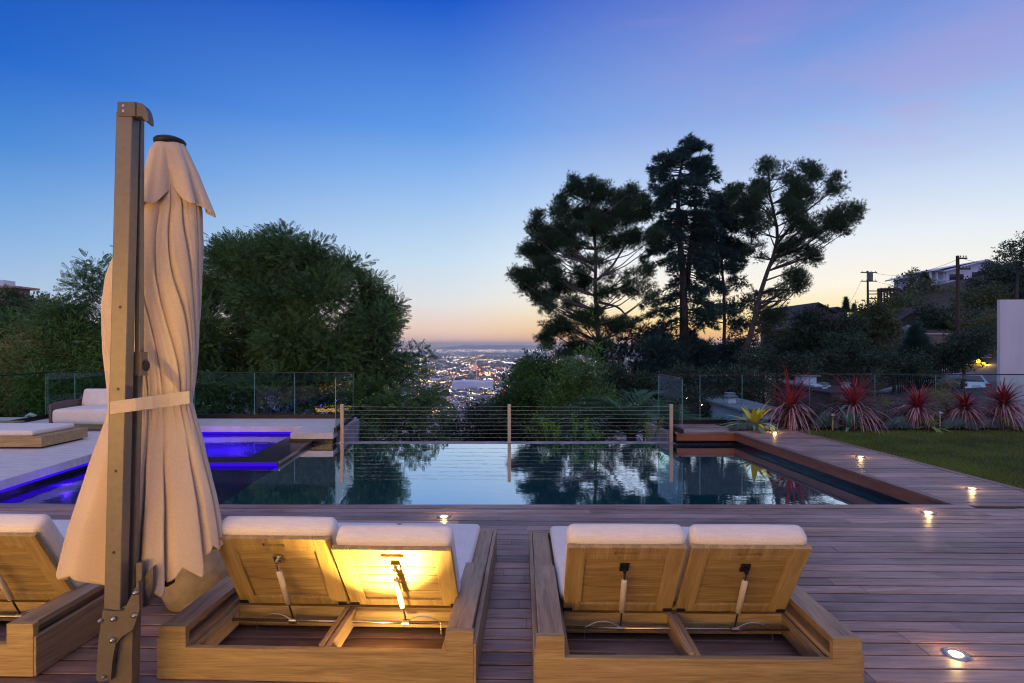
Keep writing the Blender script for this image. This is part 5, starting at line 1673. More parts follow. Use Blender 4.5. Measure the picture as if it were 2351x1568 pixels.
# sprouts against the cables
sp = [('tall thin sprout with bright leaves, leftmost against the cables', 1255, .62, 0), ('bright grassy tuft beside the tall thin sprout', 1274, .35, 1), ('bright bushy sprout between the tufts and the palm', 1322, .50, 0),
      ('leaning bright sprout right of the bushy one', 1344, .42, 2), ('smallest bright sprout at the foot of the palm', 1374, .20, 0), ('bright climbing sprout beside the glass corner', 1484, .46, 0), ('bright sprout in front of the short side glass', 1500, .52, 2)]
v0, f0 = quad_leaf(.05, .032, .1)
for i, (lb, x, h, kd) in enumerate(sp):
    r_ = np.random.default_rng(60 + i)
    b0 = np.array([(x - CX) * 11.15 / F, 11.15, WZ - .02])
    e = empty('sprout', tuple(b0), lb, 'plant', group='sprouts growing up behind the infinity edge')
    POS, DIR, m_ = [], [], MB()
    for k in range(3 if kd != 1 else 7):
        a = r_.random() * 6.28; ln_ = h * r_.uniform(.6, 1.05)
        tip = b0 + np.array([math.cos(a) * .10 + (.12 if kd == 2 else 0), math.sin(a) * .1, ln_])
        pts = [b0, (b0 + tip) / 2 + r_.normal(0, .02, 3), tip]
        m_.tube(pts, [.005, .004, .002], 4, False)
        k2 = int(60 * ln_) + 6
        t_ = r_.uniform(.25, 1, k2)
        POS.append(b0 + (tip - b0) * t_[:, None] + r_.normal(0, .025, (k2, 3))); DIR.append(r_.normal(0, 1, (k2, 3)) + [0, 0, .5])
    POS = np.concatenate(POS); DIR = np.concatenate(DIR)
    V, f = scatter(v0, f0, POS, rots(DIR, r_.random(len(POS)) * 6), r_.uniform(.6, 1.2, len(POS)))
    raw_mesh('leaves', V, [f], M['sprout'], e, False, True); m_.build('stem', M['sprout'], e, False, True)


# planting bed: cordylines, agaves, ground cover
def blade(ln, w, droop, segs=6):
    V, Fc = [], []
    for i in range(segs + 1):
        t_ = i / segs
        ww = w * (1 - t_ ** 2.2) * (.55 + .45 * min(1, t_ * 4))
        a = droop * t_
        y = -ln * t_ * math.sin(a * .5) ; z = ln * t_ * math.cos(a * .5)
        V += [[-ww / 2, y + ww * .12, z], [0, y, z], [ww / 2, y + ww * .12, z]]
    for i in range(segs):
        for k in range(2):
            a = i * 3 + k; Fc.append([a, a + 1, a + 4, a + 3])
    return np.array(V), np.array(Fc)


def rosette(parent, name, mat, c, n, ln, w, el_rng, droop, seed, var=.36):
    r_ = np.random.default_rng(seed)
    m_ = MB()
    for i in range(n):
        el = r_.uniform(*el_rng); a = i * 2.39996 + r_.normal(0, .15)
        v, f = blade(ln * r_.uniform(1 - var, 1 + var), w * r_.uniform(.85, 1.15), droop * r_.uniform(.5, 1.4))
        # z axis along the leaf, y axis pointing up/inwards so that the blade droops outwards
        d = np.array([math.cos(a) * math.cos(el), math.sin(a) * math.cos(el), math.sin(el)])
        sx = np.array([-math.sin(a), math.cos(a), 0]); sy = np.cross(d, sx)
        Rm = np.stack([sx, sy if sy[2] > 0 else -sy, d], 1)
        m_.add(v @ Rm.T + np.array(c) + d * .02, f)
    return m_.build(name, mat, parent, True)


for i, (x, y, rp, base, lb) in enumerate([(1818, 921, 78, 985, 'largest red cordyline, leftmost, beside the yellow agave'), (1965, 919, 70, 980, 'second red cordyline from the left behind the green agave'),
                                          (2098, 921, 46, 978, 'middle red cordyline of the row, small and slender'), (2221, 923, 40, 978, 'smallest red cordyline, in front of the parked car'),
                                          (2317, 914, 54, 975, 'red cordyline at the right end of the row by the white wall')]):
    Y = 11.3 - .05 * i
    k = Y / F
    zc = EYE - (y - HZ) * k - .12
    rt = np.random.default_rng(600 + i)
    e = empty('cordyline', ((x - CX) * k, Y, -.01), lb, 'plant', group='row of red cordylines in the planting bed')
    MB().tube([(0, 0, -.05), (.01, 0, zc * .5), (0, 0, zc)], [.035, .03, .028], 8).build('stem', M['bark'], e)
    e.rotation_euler = (rt.uniform(-.12, .12), rt.uniform(-.14, .14), rt.uniform(0, 6))
    rl = rp * k
    rosette(e, 'fresh_leaves', M['cordy'], (0, 0, zc), 96, rl * 1.15, .034, (.35, 1.5), .8, 70 + i)
    rosette(e, 'outer_leaves', M['cordy_old'], (0, 0, zc - .02), 120, rl * 1.3, .028, (-.2, .7), 1.5, 80 + i)
    rosette(e, 'hanging_leaves', M['cordy_old'], (0, 0, zc - .06), 110, rl * 1.0, .026, (-1.3, -.1), .7, 90 + i)
for i, (x, y, rp, mt, lb, n, Y) in enumerate([(1733, 955, 62, 'agave_yellow', 'yellow and green agave at the corner of the wooden deck', 20, 11.0), (1953, 968, 48, 'agave', 'blue green agave in front of the second cordyline', 24, 10.95),
                                              (2134, 972, 42, 'agave_green', 'dull green agave in front of the middle cordyline', 20, 10.95), (2313, 972, 28, 'agave_green', 'small pale agave near the right end of the bed', 14, 10.9)]):
    k = Y / F
    e = empty('agave', ((x - CX) * k, Y, 0), lb, 'plant', group='agaves in the planting bed')
    zc = max(.04, EYE - (y + rp * .35 - HZ) * k)
    MB().tube([(0, 0, -.03), (0, 0, zc)], [.05, .06], 9).build('stem', M['bark'], e)
    if mt == 'agave_yellow':
        rosette(e, 'inner_leaves', M['agave_yellow'], (0, 0, zc), 12, rp * k * .95, .13, (.45, 1.3), .5, 101)
        rosette(e, 'outer_leaves', M['agave'], (0, 0, zc), 12, rp * k * 1.1, .11, (.1, .6), .7, 102)
        rosette(e, 'lower_leaves', M['agave_yellow'], (0, 0, zc), 7, rp * k * 1.0, .10, (.15, .5), .8, 103)
    else:
        rosette(e, 'leaves', M[mt], (0, 0, zc), n, rp * k * 1.05, .10 if i < 3 else .06, (.1, 1.3), .8, 110 + i)
# chalk stick ground cover
def cover(label, x0, x1, y0, y1, seed, h=.2, n=1500, Ymin=10.95, Ymax=11.5):
    r_ = np.random.default_rng(seed)
    v0, f0 = tuft(7, .7, .09, seed)
    xx = r_.uniform(x0, x1, n); Y = r_.uniform(Ymin, Ymax, n)
    X = (xx - CX) * Y / F
    hh = h * (1 - ((xx - (x0 + x1) / 2) / ((x1 - x0) / 2)) ** 2) * r_.random(n) ** .6
    V, f = scatter(v0, f0, np.stack([X, Y, hh], 1), rots(np.stack([r_.normal(0, .4, n), r_.normal(0, .4, n), np.ones(n)], 1), r_.random(n) * 6), r_.uniform(.06, .13, n))
    o = raw_mesh('ground_cover', V, [f], M['senecio'])
    tag(o, label, 'ground cover', kind='stuff')
cover('grey blue chalk stick cover round the foot of the yellow agave', 1674, 1775, 0, 0, 121, .10, 1500, 10.8, 11.4)
cover('grey blue chalk stick cover between the first two cordylines', 1868, 1925, 0, 0, 122, .26, 1000)
cover('grey blue chalk stick cover left of the middle cordyline', 2030, 2102, 0, 0, 123, .18, 1300)
cover('grey blue chalk stick cover in front of the smallest cordyline', 2165, 2245, 0, 0, 124, .17, 1400)
cover('grey blue chalk stick cover near the white wall', 2235, 2351, 0, 0, 125, .17, 1800)
# taller green plants in the bed
for i, (x, w, ytop, lb) in enumerate([(1850, 26, 925, 'dark leafy shrub right of the largest cordyline stem'), (1915, 26, 915, 'leafy shrub between the first two cordylines'), (2055, 24, 915, 'leafy shrub left of the middle cordyline'), (2290, 24, 925, 'leafy shrub left of the last cordyline'), (2030, 14, 905, 'thin green shrub just right of the second cordyline'), (2140, 12, 880, 'tall thin cane plant left of the smallest cordyline'), (2168, 22, 862, 'tallest green cane plant of the bed'),
                                      (2184, 24, 915, 'dense olive shrub beside the smallest cordyline'), (2284, 16, 915, 'loose green shrub right of the parked car'), (1990, 20, 930, 'low green shrub behind the second cordyline')]):
    zt = EYE - (ytop - HZ) * 11.5 / F
    bush(lb, [(x, (ytop + 985) / 2, w, (985 - ytop) / 2)], 11.5, 'hill_tree_dark' if i < 4 else 'bamboo' if i != 7 else 'hill_tree', T_BAMBOO, .13, 150, 7, .12, 130 + i, .02, name='shrub', group='green shrubs of the planting bed')
# path lights
for i, (x, yt, lb) in enumerate([(1912, 951, 'mushroom path light left of the blue green agave'), (2158, 946, 'mushroom path light right of the dull green agave')]):
    Y = 10.98; k = Y / F; h = EYE - (yt - HZ) * k
    e = empty('path_light', ((x - CX) * k, Y, -.02), lb, 'light', group='unlit path lights in the planting bed')
    MB().tube([(0, 0, 0), (0, 0, h)], .011, 8).build('post', M['post'], e)
    MB().lathe([(.0005, h + .035), (.035, h + .028), (.062, h), (.058, h - .004), (.0005, h + .01)], k=20).build('hat', M['steel'], e, True)

# ------------------------------------------------------------------ right hillside
hx = [  # label, ellipses, Y, material, size, density, name
    ('dark leafy tree right of the leaning pine with the far roof above it', [(500, 640, 100, 120), (420, 740, 120, 120), (330, 820, 110, 90), (560, 800, 130, 130)], 44, 'hill_tree_dark'),
    ('broad dark tree in front of the gabled roof', [(650, 620, 110, 110), (760, 700, 140, 130), (680, 820, 150, 120), (830, 600, 90, 90)], 42, 'hill_tree_dark'),
    ('olive green tree below the crossed pole on the hill', [(1000, 520, 120, 90), (1100, 600, 130, 110), (950, 640, 120, 100), (1050, 720, 130, 100)], 48, 'hill_tree'),
    ('dark spreading tree behind the second cordyline', [(900, 820, 160, 130), (1050, 880, 130, 100), (780, 900, 140, 90), (950, 760, 120, 80)], 36, 'hill_tree_dark'),
    ('low dark tree right of the leaning pine trunk', [(200, 900, 130, 100), (400, 930, 150, 80), (560, 930, 130, 80), (100, 980, 120, 70)], 34, 'hill_tree_dark'),
    ('dry tinged tree on the slope under the timber frame', [(1230, 560, 110, 100), (1330, 470, 90, 90), (1180, 480, 90, 60), (1300, 640, 100, 70)], 62, 'hill_tree'),
    ('olive tree on the hillside below the white house', [(1560, 430, 110, 70), (1480, 450, 100, 70), (1640, 480, 100, 70), (1440, 390, 60, 50)], 74, 'hill_tree'),
    ('pale twiggy tree against the sky left of the white house', [(1320, 290, 60, 55, .5), (1300, 350, 70, 50, .6), (1360, 340, 50, 50, .6)], 78, 'hill_tree'),
    ('dark bushy tree on the slope behind the near pole', [(1620, 560, 120, 80), (1750, 540, 100, 80), (1520, 540, 100, 60), (1820, 600, 90, 70)], 56, 'hill_tree_dark'),
    ('scrubby tree on the slope right of the near pole', [(1850, 440, 100, 90), (1960, 480, 110, 80), (1900, 540, 90, 60), (2010, 400, 90, 70)], 60, 'hill_tree'),
    ('large dark tree on the crest beside the white house', [(2050, 230, 110, 70), (2130, 270, 120, 90), (1980, 300, 90, 70), (2200, 200, 120, 100), (2150, 370, 130, 70)], 66, 'hill_tree_dark'),
    ('dark round crown cut off by the upper right edge', [(2090, 50, 60, 60), (2160, 60, 80, 90), (2220, 20, 90, 90)], 58, 'pine'),
    ('dense dark round tree beside the street lamp pole', [(1740, 740, 130, 110), (1740, 850, 150, 110), (1660, 790, 90, 110), (1830, 800, 80, 110)], 34, 'hill_tree_dark'),
    ('dark bush under the grey retaining wall', [(1150, 880, 120, 80), (1280, 900, 120, 70), (1200, 960, 150, 50)], 33, 'hill_tree_dark'),
    ('grey green bush behind the curved dark fence', [(1330, 820, 90, 60), (1500, 880, 110, 50), (1400, 930, 130, 50)], 40, 'hill_tree_dark'),
    ('small garden tree with leaves lit yellow from below', [(1890, 620, 70, 50), (1960, 640, 60, 40), (1850, 600, 60, 30)], 46, 'hill_tree'),
    ('green shrub beside the white building wall', [(1990, 700, 50, 90), (1990, 560, 60, 60), (1960, 800, 40, 40)], 44, 'hill_tree'),
    ('thin bare limbed tree between leaning pine and hillside', [(250, 650, 80, 60, .5), (180, 720, 60, 50, .5), (290, 560, 60, 50, .4), (120, 620, 50, 50, .4)], 50, 'hill_tree'),
    ('green shrub behind the leaning pine trunk', [(50, 800, 110, 90), (-60, 870, 110, 80), (180, 820, 80, 60)], 46, 'hill_tree_dark'),
]
for i, (lb, el, Y, mt) in enumerate(hx):
    k = Y / 45
    tree('hillside_tree', lb, 'tree', Z3(el), Y, 1.5 * k, T_BIG, M[mt], M['bark'], .5 * k, 9 / k / k, 34, .85 * k, None, (.16 * k, .05), None, 0, 150 + i, (), None, True, up=.1)
# blue spruce: a true cone
def cone_tree(name, label, x, yb, yt, wpx, Y, mat, n, size, seed):
    r_ = np.random.default_rng(seed)
    k = Y / F
    b0 = np.array(P(x, yb, Y)); h = (yb - yt) * k; w = wpx * k / 2
    g_ = float(terrain_z(b0[0], Y)) - .3
    e = empty(name, (b0[0], Y, min(g_, b0[2])), label, 'tree')
    t_ = 1 - np.sqrt(r_.random(n)); a = r_.random(n) * 6.28
    rr = w * (1 - t_) ** .8 * r_.uniform(.3, 1, n) ** .5 * (1 + .2 * np.sin(t_ * 40))
    pos = b0 + np.stack([rr * np.cos(a), rr * np.sin(a), t_ * h], 1)
    d = np.stack([np.cos(a), np.sin(a), r_.uniform(-.1, .8, n) + t_ * 1.5], 1)
    V, f = scatter(T_CEDAR[0], T_CEDAR[1], pos, rots(d, a), size * r_.uniform(.6, 1.2, n))
    raw_mesh('crown', V, [f], M[mat], e, False, True)
    MB().tube([(b0[0], Y, min(g_, b0[2])), (b0[0], Y, b0[2] + h * .9)], [.12 * k * 30, .02], 7).build('trunk', M['bark'], e, True, True)
cone_tree('spruce_tree', 'blue grey spruce cone in front of the grey retaining wall', 2104, 868, 745, 78, 36, 'cedar', 2600, .5, 181)
cone_tree('cypress_tree', 'thin dark cypress beside the gabled roof on the hill', 1942, 716, 682, 6, 70, 'pine', 500, .5, 182)
cone_tree('cypress_tree', 'shortest cypress left of the crossed pole', 1960.5, 716, 698, 4, 72, 'pine', 260, .45, 183)
cone_tree('cypress_tree', 'taller cypress left of the white hill house', 2121.5, 655, 625, 8, 84, 'pine', 500, .6, 184)
cone_tree('cypress_tree', 'smaller cypress touching the white hill house', 2130, 655, 634, 6, 84, 'pine', 340, .5, 185)


# houses
def gable_house(label, x0, x1, ybase, yeave, yridge, Y, D, wallm, roofm, windows=(), rz=0, name='hill_house', over=.5, ridge_x=.5):
    k = Y / F
    xm = (x0 + x1) / 2
    p = P(xm, ybase, Y)
    w = (x1 - x0) * k; he = (ybase - yeave) * k; hr = (ybase - yridge) * k
    e = empty(name, tuple(p), label, 'house', rz)
    rx_ = -w / 2 + w * ridge_x
    V = [(-w / 2, 0, -3), (w / 2, 0, -3), (w / 2, 0, he), (rx_, 0, hr), (-w / 2, 0, he), (-w / 2, D, -3), (w / 2, D, -3), (w / 2, D, he), (rx_, D, hr), (-w / 2, D, he)]
    raw_mesh('wall', V, [[[0, 1, 2, 4], [5, 9, 7, 6], [1, 6, 7, 2], [5, 0, 4, 9]], [[4, 2, 3], [9, 8, 7]]], wallm, e)
    m_ = MB()
    t_ = .22
    for sx, xe in ((-1, -w / 2), (1, w / 2)):
        dx = xe - rx_; sl = (he - hr) / dx
        xo = xe + sx * over; zo = hr + sl * (xo - rx_)
        V = [(rx_, -over, hr + .01), (xo, -over, zo + .01), (xo, D + over, zo + .01), (rx_, D + over, hr + .01), (rx_, -over, hr + t_), (xo, -over, zo + t_), (xo, D + over, zo + t_), (rx_, D + over, hr + t_)]
        m_.add(V, [[0, 1, 2, 3], [4, 7, 6, 5], [0, 4, 5, 1], [3, 2, 6, 7], [1, 5, 6, 2], [0, 3, 7, 4]])
    m_.build('roof', roofm, e)
    for (a, b_, z0, z1) in windows:
        f_ = MB().box(-w / 2 + a * w - .1, -w / 2 + b_ * w + .1, -.06, -.002, z0 * he - .1, z1 * he + .1).build('window_frame', M['hill_house'], e)
        MB().box(-w / 2 + a * w, -w / 2 + b_ * w, -.09, -.062, z0 * he, z1 * he).build('pane', M['window'], f_)
    return e
e = gable_house('white gabled house on the crest of the right hill with an open porch', 2172, 2312, 650, 622, 600, 88, 12, M['hill_house'], M['hill_house'], [(.05, .28, .25, .75), (.42, .72, .5, .9)], ridge_x=.6, over=1.0)
k = 88 / F
m_ = MB(); m_.box(-70 * k - 34 * k, -70 * k, 0, 6, 28 * k * .98, 28 * k * .98 + .25)
m_.add([(-70 * k - 36 * k, -1, 27.5 * k), (0, -1, 50 * k), (0, 6, 50 * k), (-70 * k - 36 * k, 6, 27.5 * k)], [[0, 1, 2, 3]])
m_.build('porch_roof', M['hill_house'], e)
for xx in (-102, -88, -72):
    MB().box(xx * k - .12, xx * k + .12, .2, .45, -1.5, 27 * k).build('porch_post', M['hill_house'], e)
MB().box(-104 * k, -70 * k, .0, .12, 6 * k, 8 * k).build('porch_rail', M['hill_house'], e)
gable_house('dark roofed house showing above the broad dark tree', 1862, 1912, 745, 716, 698, 74, 14, M['grey_wall'], M['roof'], [(.3, .5, .3, .7)], ridge_x=.25)
gable_house('low roof wing right of the dark roofed house', 1906, 1945, 745, 715, 708, 76, 8, M['grey_wall'], M['roof'], [], ridge_x=.3, name='roof_wing')
gable_house('dark gabled house hidden in trees below the timber frame', 2060, 2180, 800, 738, 708, 58, 10, M['grey_wall'], M['roof'], [(.55, .66, .2, .5)], ridge_x=.4)
gable_house('pale roofed house corner at the crest right of the white house', 2292, 2340, 650, 618, 608, 96, 8, M['grey_wall'], M['roof_pale'], [])
gable_house('dark house below the yellow sunset glow beside the leaning pine', 1822, 1862, 800, 752, 738, 60, 8, M['grey_wall'], M['roof'], [(.2, .5, .4, .7)])
# flat roofed house at the left
p = P(-10, 690, 85); k = 85 / F
e = empty('modern_house', tuple(p), 'pale flat roofed modern house on the left hilltop', 'house')
MB().box(-60 * k, 40 * k, 0, 3, -4, 28 * k).build('wall', M['tan_wall'], e)
MB().rbox(-70 * k, 56 * k, -1.0, 3.6, 28.1 * k, 33 * k, .05).build('roof', M['tan_wall'], e)
MB().box(-40 * k, 12 * k, .5, 2.5, 33.1 * k, 48 * k).build('roof_terrace_glass', M['hill_house'], e)
for a in (-50, -10, 20):
    f_ = MB().box(a * k, (a + 22) * k, -.08, -.01, 4 * k, 22 * k).build('window_frame', M['hill_house'], e); MB().box((a + 1) * k, (a + 21) * k, -.12, -.082, 5 * k, 21 * k).build('pane', M['window'], f_)
p = P(205, 800, 60); k = 60 / F
e = empty('pink_house', tuple(p), 'pinkish stepped house glimpsed through the branches left of the parasol', 'house')
MB().box(-38 * k, 40 * k, 0, 8, -3, 32 * k).build('wall', M['tan_wall'], e)
MB().rbox(-44 * k, 10 * k, -1, 8, 32.1 * k, 36 * k, .05).build('roof', M['hill_house'], e)
MB().box(-30 * k, -4 * k, 1, 7, 36.1 * k, 58 * k).build('upper_storey', M['tan_wall'], e)
MB().rbox(-42 * k, 44 * k, -1.6, -.1, 12 * k, 15 * k, .05).build('balcony', M['hill_house'], e)
for a in (-26, 2, 20):
    f_ = MB().box(a * k, (a + 14) * k, -.08, -.01, 16 * k, 28 * k).build('window_frame', M['hill_house'], e); MB().box((a + 1) * k, (a + 13) * k, -.12, -.082, 17 * k, 27 * k).build('pane', M['window'], f_)

# timber frame structure on the hill
Y = 66; k = Y / F
p = P(1995, 694, Y)
e = empty('timber_pergola', tuple(p), 'timber frame with railing silhouetted on the hill beside the crossed pole', 'pergola')
def w_(x, y, dy=0): return ((x - 1995) * k, dy, (694 - y) * k)
m_ = MB()
m_.tube([w_(2015, 665), (w_(2062, 663))], .16, 4); m_.tube([w_(2062, 663), w_(2098, 690)], .2, 4); m_.build('top_beam', M['pole'], e)
for x in (2018, 2024, 2030, 2037, 2044, 2051, 2058, 2066, 2074):
    MB().tube([w_(x, 694 + 20), w_(x, 665 if x < 2062 else 665 + (x - 2062) * .75)], .11 if x > 2018 else .22, 4).build('upright', M['pole'], e)
for y in (668, 675, 685):
    MB().tube([w_(1990, y), w_(2070, y)], .06, 4).build('rail', M['pole'], e)
Y = 52; k = Y / F; p = P(1795, 790, Y)
e = empty('wooden_balcony', tuple(p), 'small dark balcony railing against the orange glow', 'balcony')
for y in (759, 766, 775): MB().tube([(-10 * k, 0, (790 - y) * k), (16 * k, 0, (790 - y) * k)], .05, 4).build('rail', M['pole'], e)
for x in (-10, -4, 2, 9, 16): MB().tube([(x * k, 0, -4), (x * k, 0, 31 * k)], .06, 4).build('post', M['pole'], e)

# utility poles
def pole(label, x, yt, yb, Y, arms, r=.14, xf=False):
    k = Y / F
    p = P(x, yb, Y)
    g_ = min(float(terrain_z(p.x, Y)) - .3, p.z)
    e = empty('utility_pole', (p.x, Y, g_), label, 'pole')
    top = EYE - (yt - HZ) * k - g_
    MB().tube([(0, 0, 0), (.03, 0, top * .5), (0, 0, top)], [r * 1.2, r, r * .8], 10).build('mast', M['pole'], e)
    for (y, a, b_) in arms:
        z = EYE - (y - HZ) * k - g_
        c = MB().rbox(a * k, b_ * k, -r - .12, -r, z - .05, z + .05, .01).build('crossarm', M['pole'], e)
        nn = 4
        for j in range(nn):
            xx = a * k + (b_ - a) * k * (j + .3) / (nn - .4)
            MB().lathe([(.0005, .13), (.03, .11), (.035, .05), (.02, 0), (.0005, 0)], (xx, -r - .06, z + .07), 10).build('insulator', M['window'], c)
    if xf:
        z = EYE - (xf - HZ) * k - g_
        MB().lathe([(.0005, .5), (.26, .5), (.28, .44), (.28, -.44), (.25, -.5), (.0005, -.5)], (0, -r - .3, z), 18).build('transformer', M['mast'], e)
    return e
pole('distant crossed power pole with transformer on the hill', 1992, 622, 690, 62, [(626, -18, 19), (646, -18, 19)], .12, 636)
pole('near tall dark utility pole in front of the white hill house', 2198.5, 587, 865, 38, [(594, -6, 16), (618, -2, 24)], .13)
def wire(label, a, c, sag, n=14, r=.012):
    a = Vector(a); c = Vector(c)
    pts = [a.lerp(c, t_) - Vector((0, 0, sag * 4 * t_ * (1 - t_))) for t_ in np.linspace(0, 1, n)]
    o = MB().tube(pts, r, 4).build('power_line', M['black'])
    tag(o, label, 'wire', 'power lines of the right hillside')
wire('thin power line from the crossed pole down to the roofs', P(1976, 647, 61.8), P(1925, 712, 70), .8)
wire('power line from the crossed pole towards the near pole', P(2011, 646, 61.8), P(2196, 640, 38), .5)
wire('upper power line from the crossed pole towards the near pole', P(2011, 627, 61.8), P(2198, 596, 38), .6)
wire('power line leaving the near pole towards the right edge', P(2212, 594, 37.8), P(2420, 610, 30), .3)
wire('low wire from the near pole to the small garden trees', P(2200, 734, 37.8), P(2300, 712, 30), .25)

# retaining walls, road, fence, car
m_ = MB(); Y = 46; k = Y / F
a = P(2115, 770, Y)
V = [P(2098, 866, Y), P(2170, 866, Y), P(2170, 766, Y), P(2098, 766, Y)]
e = empty('retaining_wall', tuple(P(2134, 870, 46)), 'grey stucco retaining wall with pale cap behind the blue spruce', 'wall')
MB().rbox(-34 * k, 42 * k, 0, .5, -1, 102 * k, .02).build('wall', M['grey_wall'], e)
MB().rbox(-36 * k, 43 * k, -.15, .65, 102.1 * k, 105 * k, .02).build('cap', M['kerb'], e)
e = empty('rooftop_box', tuple(P(2090, 768, 47)), 'pale parapet with small chimney above the retaining wall', 'wall')
k = 47 / F
MB().rbox(-24 * k, 26 * k, 0, 1, -2, 18 * k, .02).build('wall', M['roof_pale'], e)
MB().rbox(8 * k, 20 * k, .2, .9, 18.1 * k, 22 * k, .02).build('chimney', M['hill_house'], e)

# road climbing from the right, a strip draped over the ground
cl = [(14.5, 16.0), (19.5, 24), (26.0, 31), (34, 37), (46, 44), (60, 48)]
def road_strip(name, off0, off1, dz, mat, kind='structure'):
    pts = np.array(cl, float)
    t_ = np.linspace(0, len(cl) - 1, 60)
    xs_ = np.interp(t_, range(len(cl)), pts[:, 0]); ys_ = np.interp(t_, range(len(cl)), pts[:, 1])
    tx = np.gradient(xs_); ty = np.gradient(ys_); ln = np.hypot(tx, ty); nx, ny = ty / ln, -tx / ln
    V = []
    zc = np.maximum(terrain_z(xs_, ys_) + .35, -1.75)
    zc = np.convolve(np.pad(zc, 4, 'edge'), np.ones(9) / 9, 'valid')
    for o_ in np.linspace(off0, off1, 4):
        V.append(np.stack([xs_ + nx * o_, ys_ + ny * o_, zc + dz], 1))
    for o_ in (off1, off0):
        V.append(np.stack([xs_ + nx * o_, ys_ + ny * o_, zc + dz - 3.2], 1))
    V = np.stack(V); ix = np.arange(6 * 60).reshape(6, 60)
    qs = np.concatenate([np.stack([ix[i, :-1], ix[(i + 1) % 6, :-1], ix[(i + 1) % 6, 1:], ix[i, 1:]], -1) for i in range(6)])
    o = raw_mesh(name, V.reshape(-1, 3), [qs], mat)
    o['kind'] = kind
    return xs_, ys_, zc
xs_, ys_, zc_ = road_strip('road', -4.2, 3.5, 0, M['road'])
road_strip('kerb', -4.5, -4.205, .14, M['kerb'])

def car(loc, rz):
    e = empty('parked_car', loc, 'silver blue hatchback seen from behind, parked on the road beyond the glass', 'car', rz)
    # y forward; rear at y = 0
    W, Lc, H = 1.78, 4.3, 1.45
    sec = [(.0, .30, .62, .88), (.06, .26, .92, .95), (.35, .24, .98, .99), (1.0, .24, .95, 1.0), (3.0, .24, .92, 1.0), (3.7, .26, .86, .97), (4.2, .30, .72, .88), (4.3, .4, .6, .8)]
    V, n_ = [], len(sec)
    for y, z0, z1, w in sec:
        hw = W / 2 * w
        ring = [(-hw * .92, z0), (hw * .92, z0), (hw, z0 + .15), (hw, (z0 + z1) / 2 + .05), (hw * .96, z1), (hw * .5, z1 + .02), (-hw * .5, z1 + .02), (-hw * .96, z1), (-hw, (z0 + z1) / 2 + .05), (-hw, z0 + .15)]
        V += [(x, y, z) for x, z in ring]
    f = []
    for i in range(n_ - 1):
        for j in range(10):
            f.append([i * 10 + j, i * 10 + (j + 1) % 10, (i + 1) * 10 + (j + 1) % 10, (i + 1) * 10 + j])
    f3 = []
    for b0, s_ in ((0, 1), ((n_ - 1) * 10, -1)):
        for j in range(1, 9):
            f3.append([b0, b0 + j + 1, b0 + j] if s_ == 1 else [b0, b0 + j, b0 + j + 1])
    raw_mesh('body', V, [f, f3], M['car_paint'], e, True)
    cab = [(.12, .93, .80), (.42, 1.40, .66), (1.0, H, .66), (2.2, 1.43, .66), (3.0, .94, .80)]
    V, f = [], []
    for y, z, w in cab:
        V += [(-W / 2 * .93, y, .9), (-W / 2 * w * 1.06, y, z), (W / 2 * w * 1.06, y, z), (W / 2 * .93, y, .9)]
    for i in range(len(cab) - 1):
        for j in range(3):
            f.append([i * 4 + j, i * 4 + j + 1, (i + 1) * 4 + j + 1, (i + 1) * 4 + j])
    f += [[3, 2, 1, 0]]
    raw_mesh('cabin', V, [f], M['car_paint'], e, True)
    V = [(-.56, .165, 1.0), (.56, .165, 1.0), (.46, .40, 1.36), (-.46, .40, 1.36)]
    V2 = [(x, y - .02, z + .01) for x, y, z in V]
    raw_mesh('rear_window', V + V2, [[[0, 3, 2, 1], [4, 5, 6, 7], [0, 1, 5, 4], [2, 3, 7, 6], [1, 2, 6, 5], [0, 4, 7, 3]]], M['window'], e)
    MB().rbox(-.84, .84, -.06, .10, .32, .56, .04).build('rear_bumper', M['black'], e)
    MB().rbox(-.26, .26, -.012, .05, .66, .78, .004).build('number_plate', M['hill_house'], e)
    for s_ in (-1, 1):
        MB().rbox(s_ * .70 - .13, s_ * .70 + .13, -.03, .2, .72, .90, .02).build('tail_lamp', M['tail'], e)
        MB().rbox(s_ * .98 - .09, s_ * .98 + .09, 2.5, 2.62, .95, 1.08, .03).build('wing_mirror', M['car_paint'], e)
        for y in (.75, 3.45):
            w_o = MB().lathe([(.0005, -.11), (.31, -.11), (.33, -.08), (.33, .08), (.31, .11), (.0005, .11)], k=24, M=Matrix.Translation((s_ * .78, y, .33)) @ Matrix.Rotation(R(90), 4, 'Y')).build('wheel', M['rubber'], e, False)
            MB().lathe([(.0005, .115), (.19, .115), (.2, .1), (.0005, .1)], k=20, M=Matrix.Translation((s_ * .78, y, .33)) @ Matrix.Rotation(R(90 * s_), 4, 'Y')).build('rim', M['steel'], w_o)
    return e
cp = P(2243, 914, 34)
i_ = int(np.argmin((xs_ - cp.x) ** 2 + (ys_ - cp.y) ** 2))
car((cp.x, 34, float(cp.z)), R(-3))
m_ = MB(); m_.box(cp.x - 3.5, cp.x + 6, 31, 42, cp.z - 3, cp.z - .004); o = m_.build('driveway', M['road']); struct(o)
# curved dark fence
pts = [P(2062 + t_ * 130, 862 - 42 * math.sin(t_ * 1.35), 33 + 5 * t_) for t_ in np.linspace(0, 1, 26)]
e = empty('curved_fence', tuple(pts[0]), 'dark curved slatted fence left of the near pole', 'fence')
e.location.z -= 1.5
m_ = MB()
for q in pts:
    m_.tube([(q.x, q.y, q.z - 1.6), (q.x, q.y, q.z)], .045, 4)
m_.build('slats', M['black'], e, False, True)
MB().tube(pts, .07, 6).build('top_rail', M['black'], e, False, True)
MB().tube([p_ - Vector((0, 0, 1.2)) for p_ in pts], .06, 6).build('bottom_rail', M['black'], e, False, True)
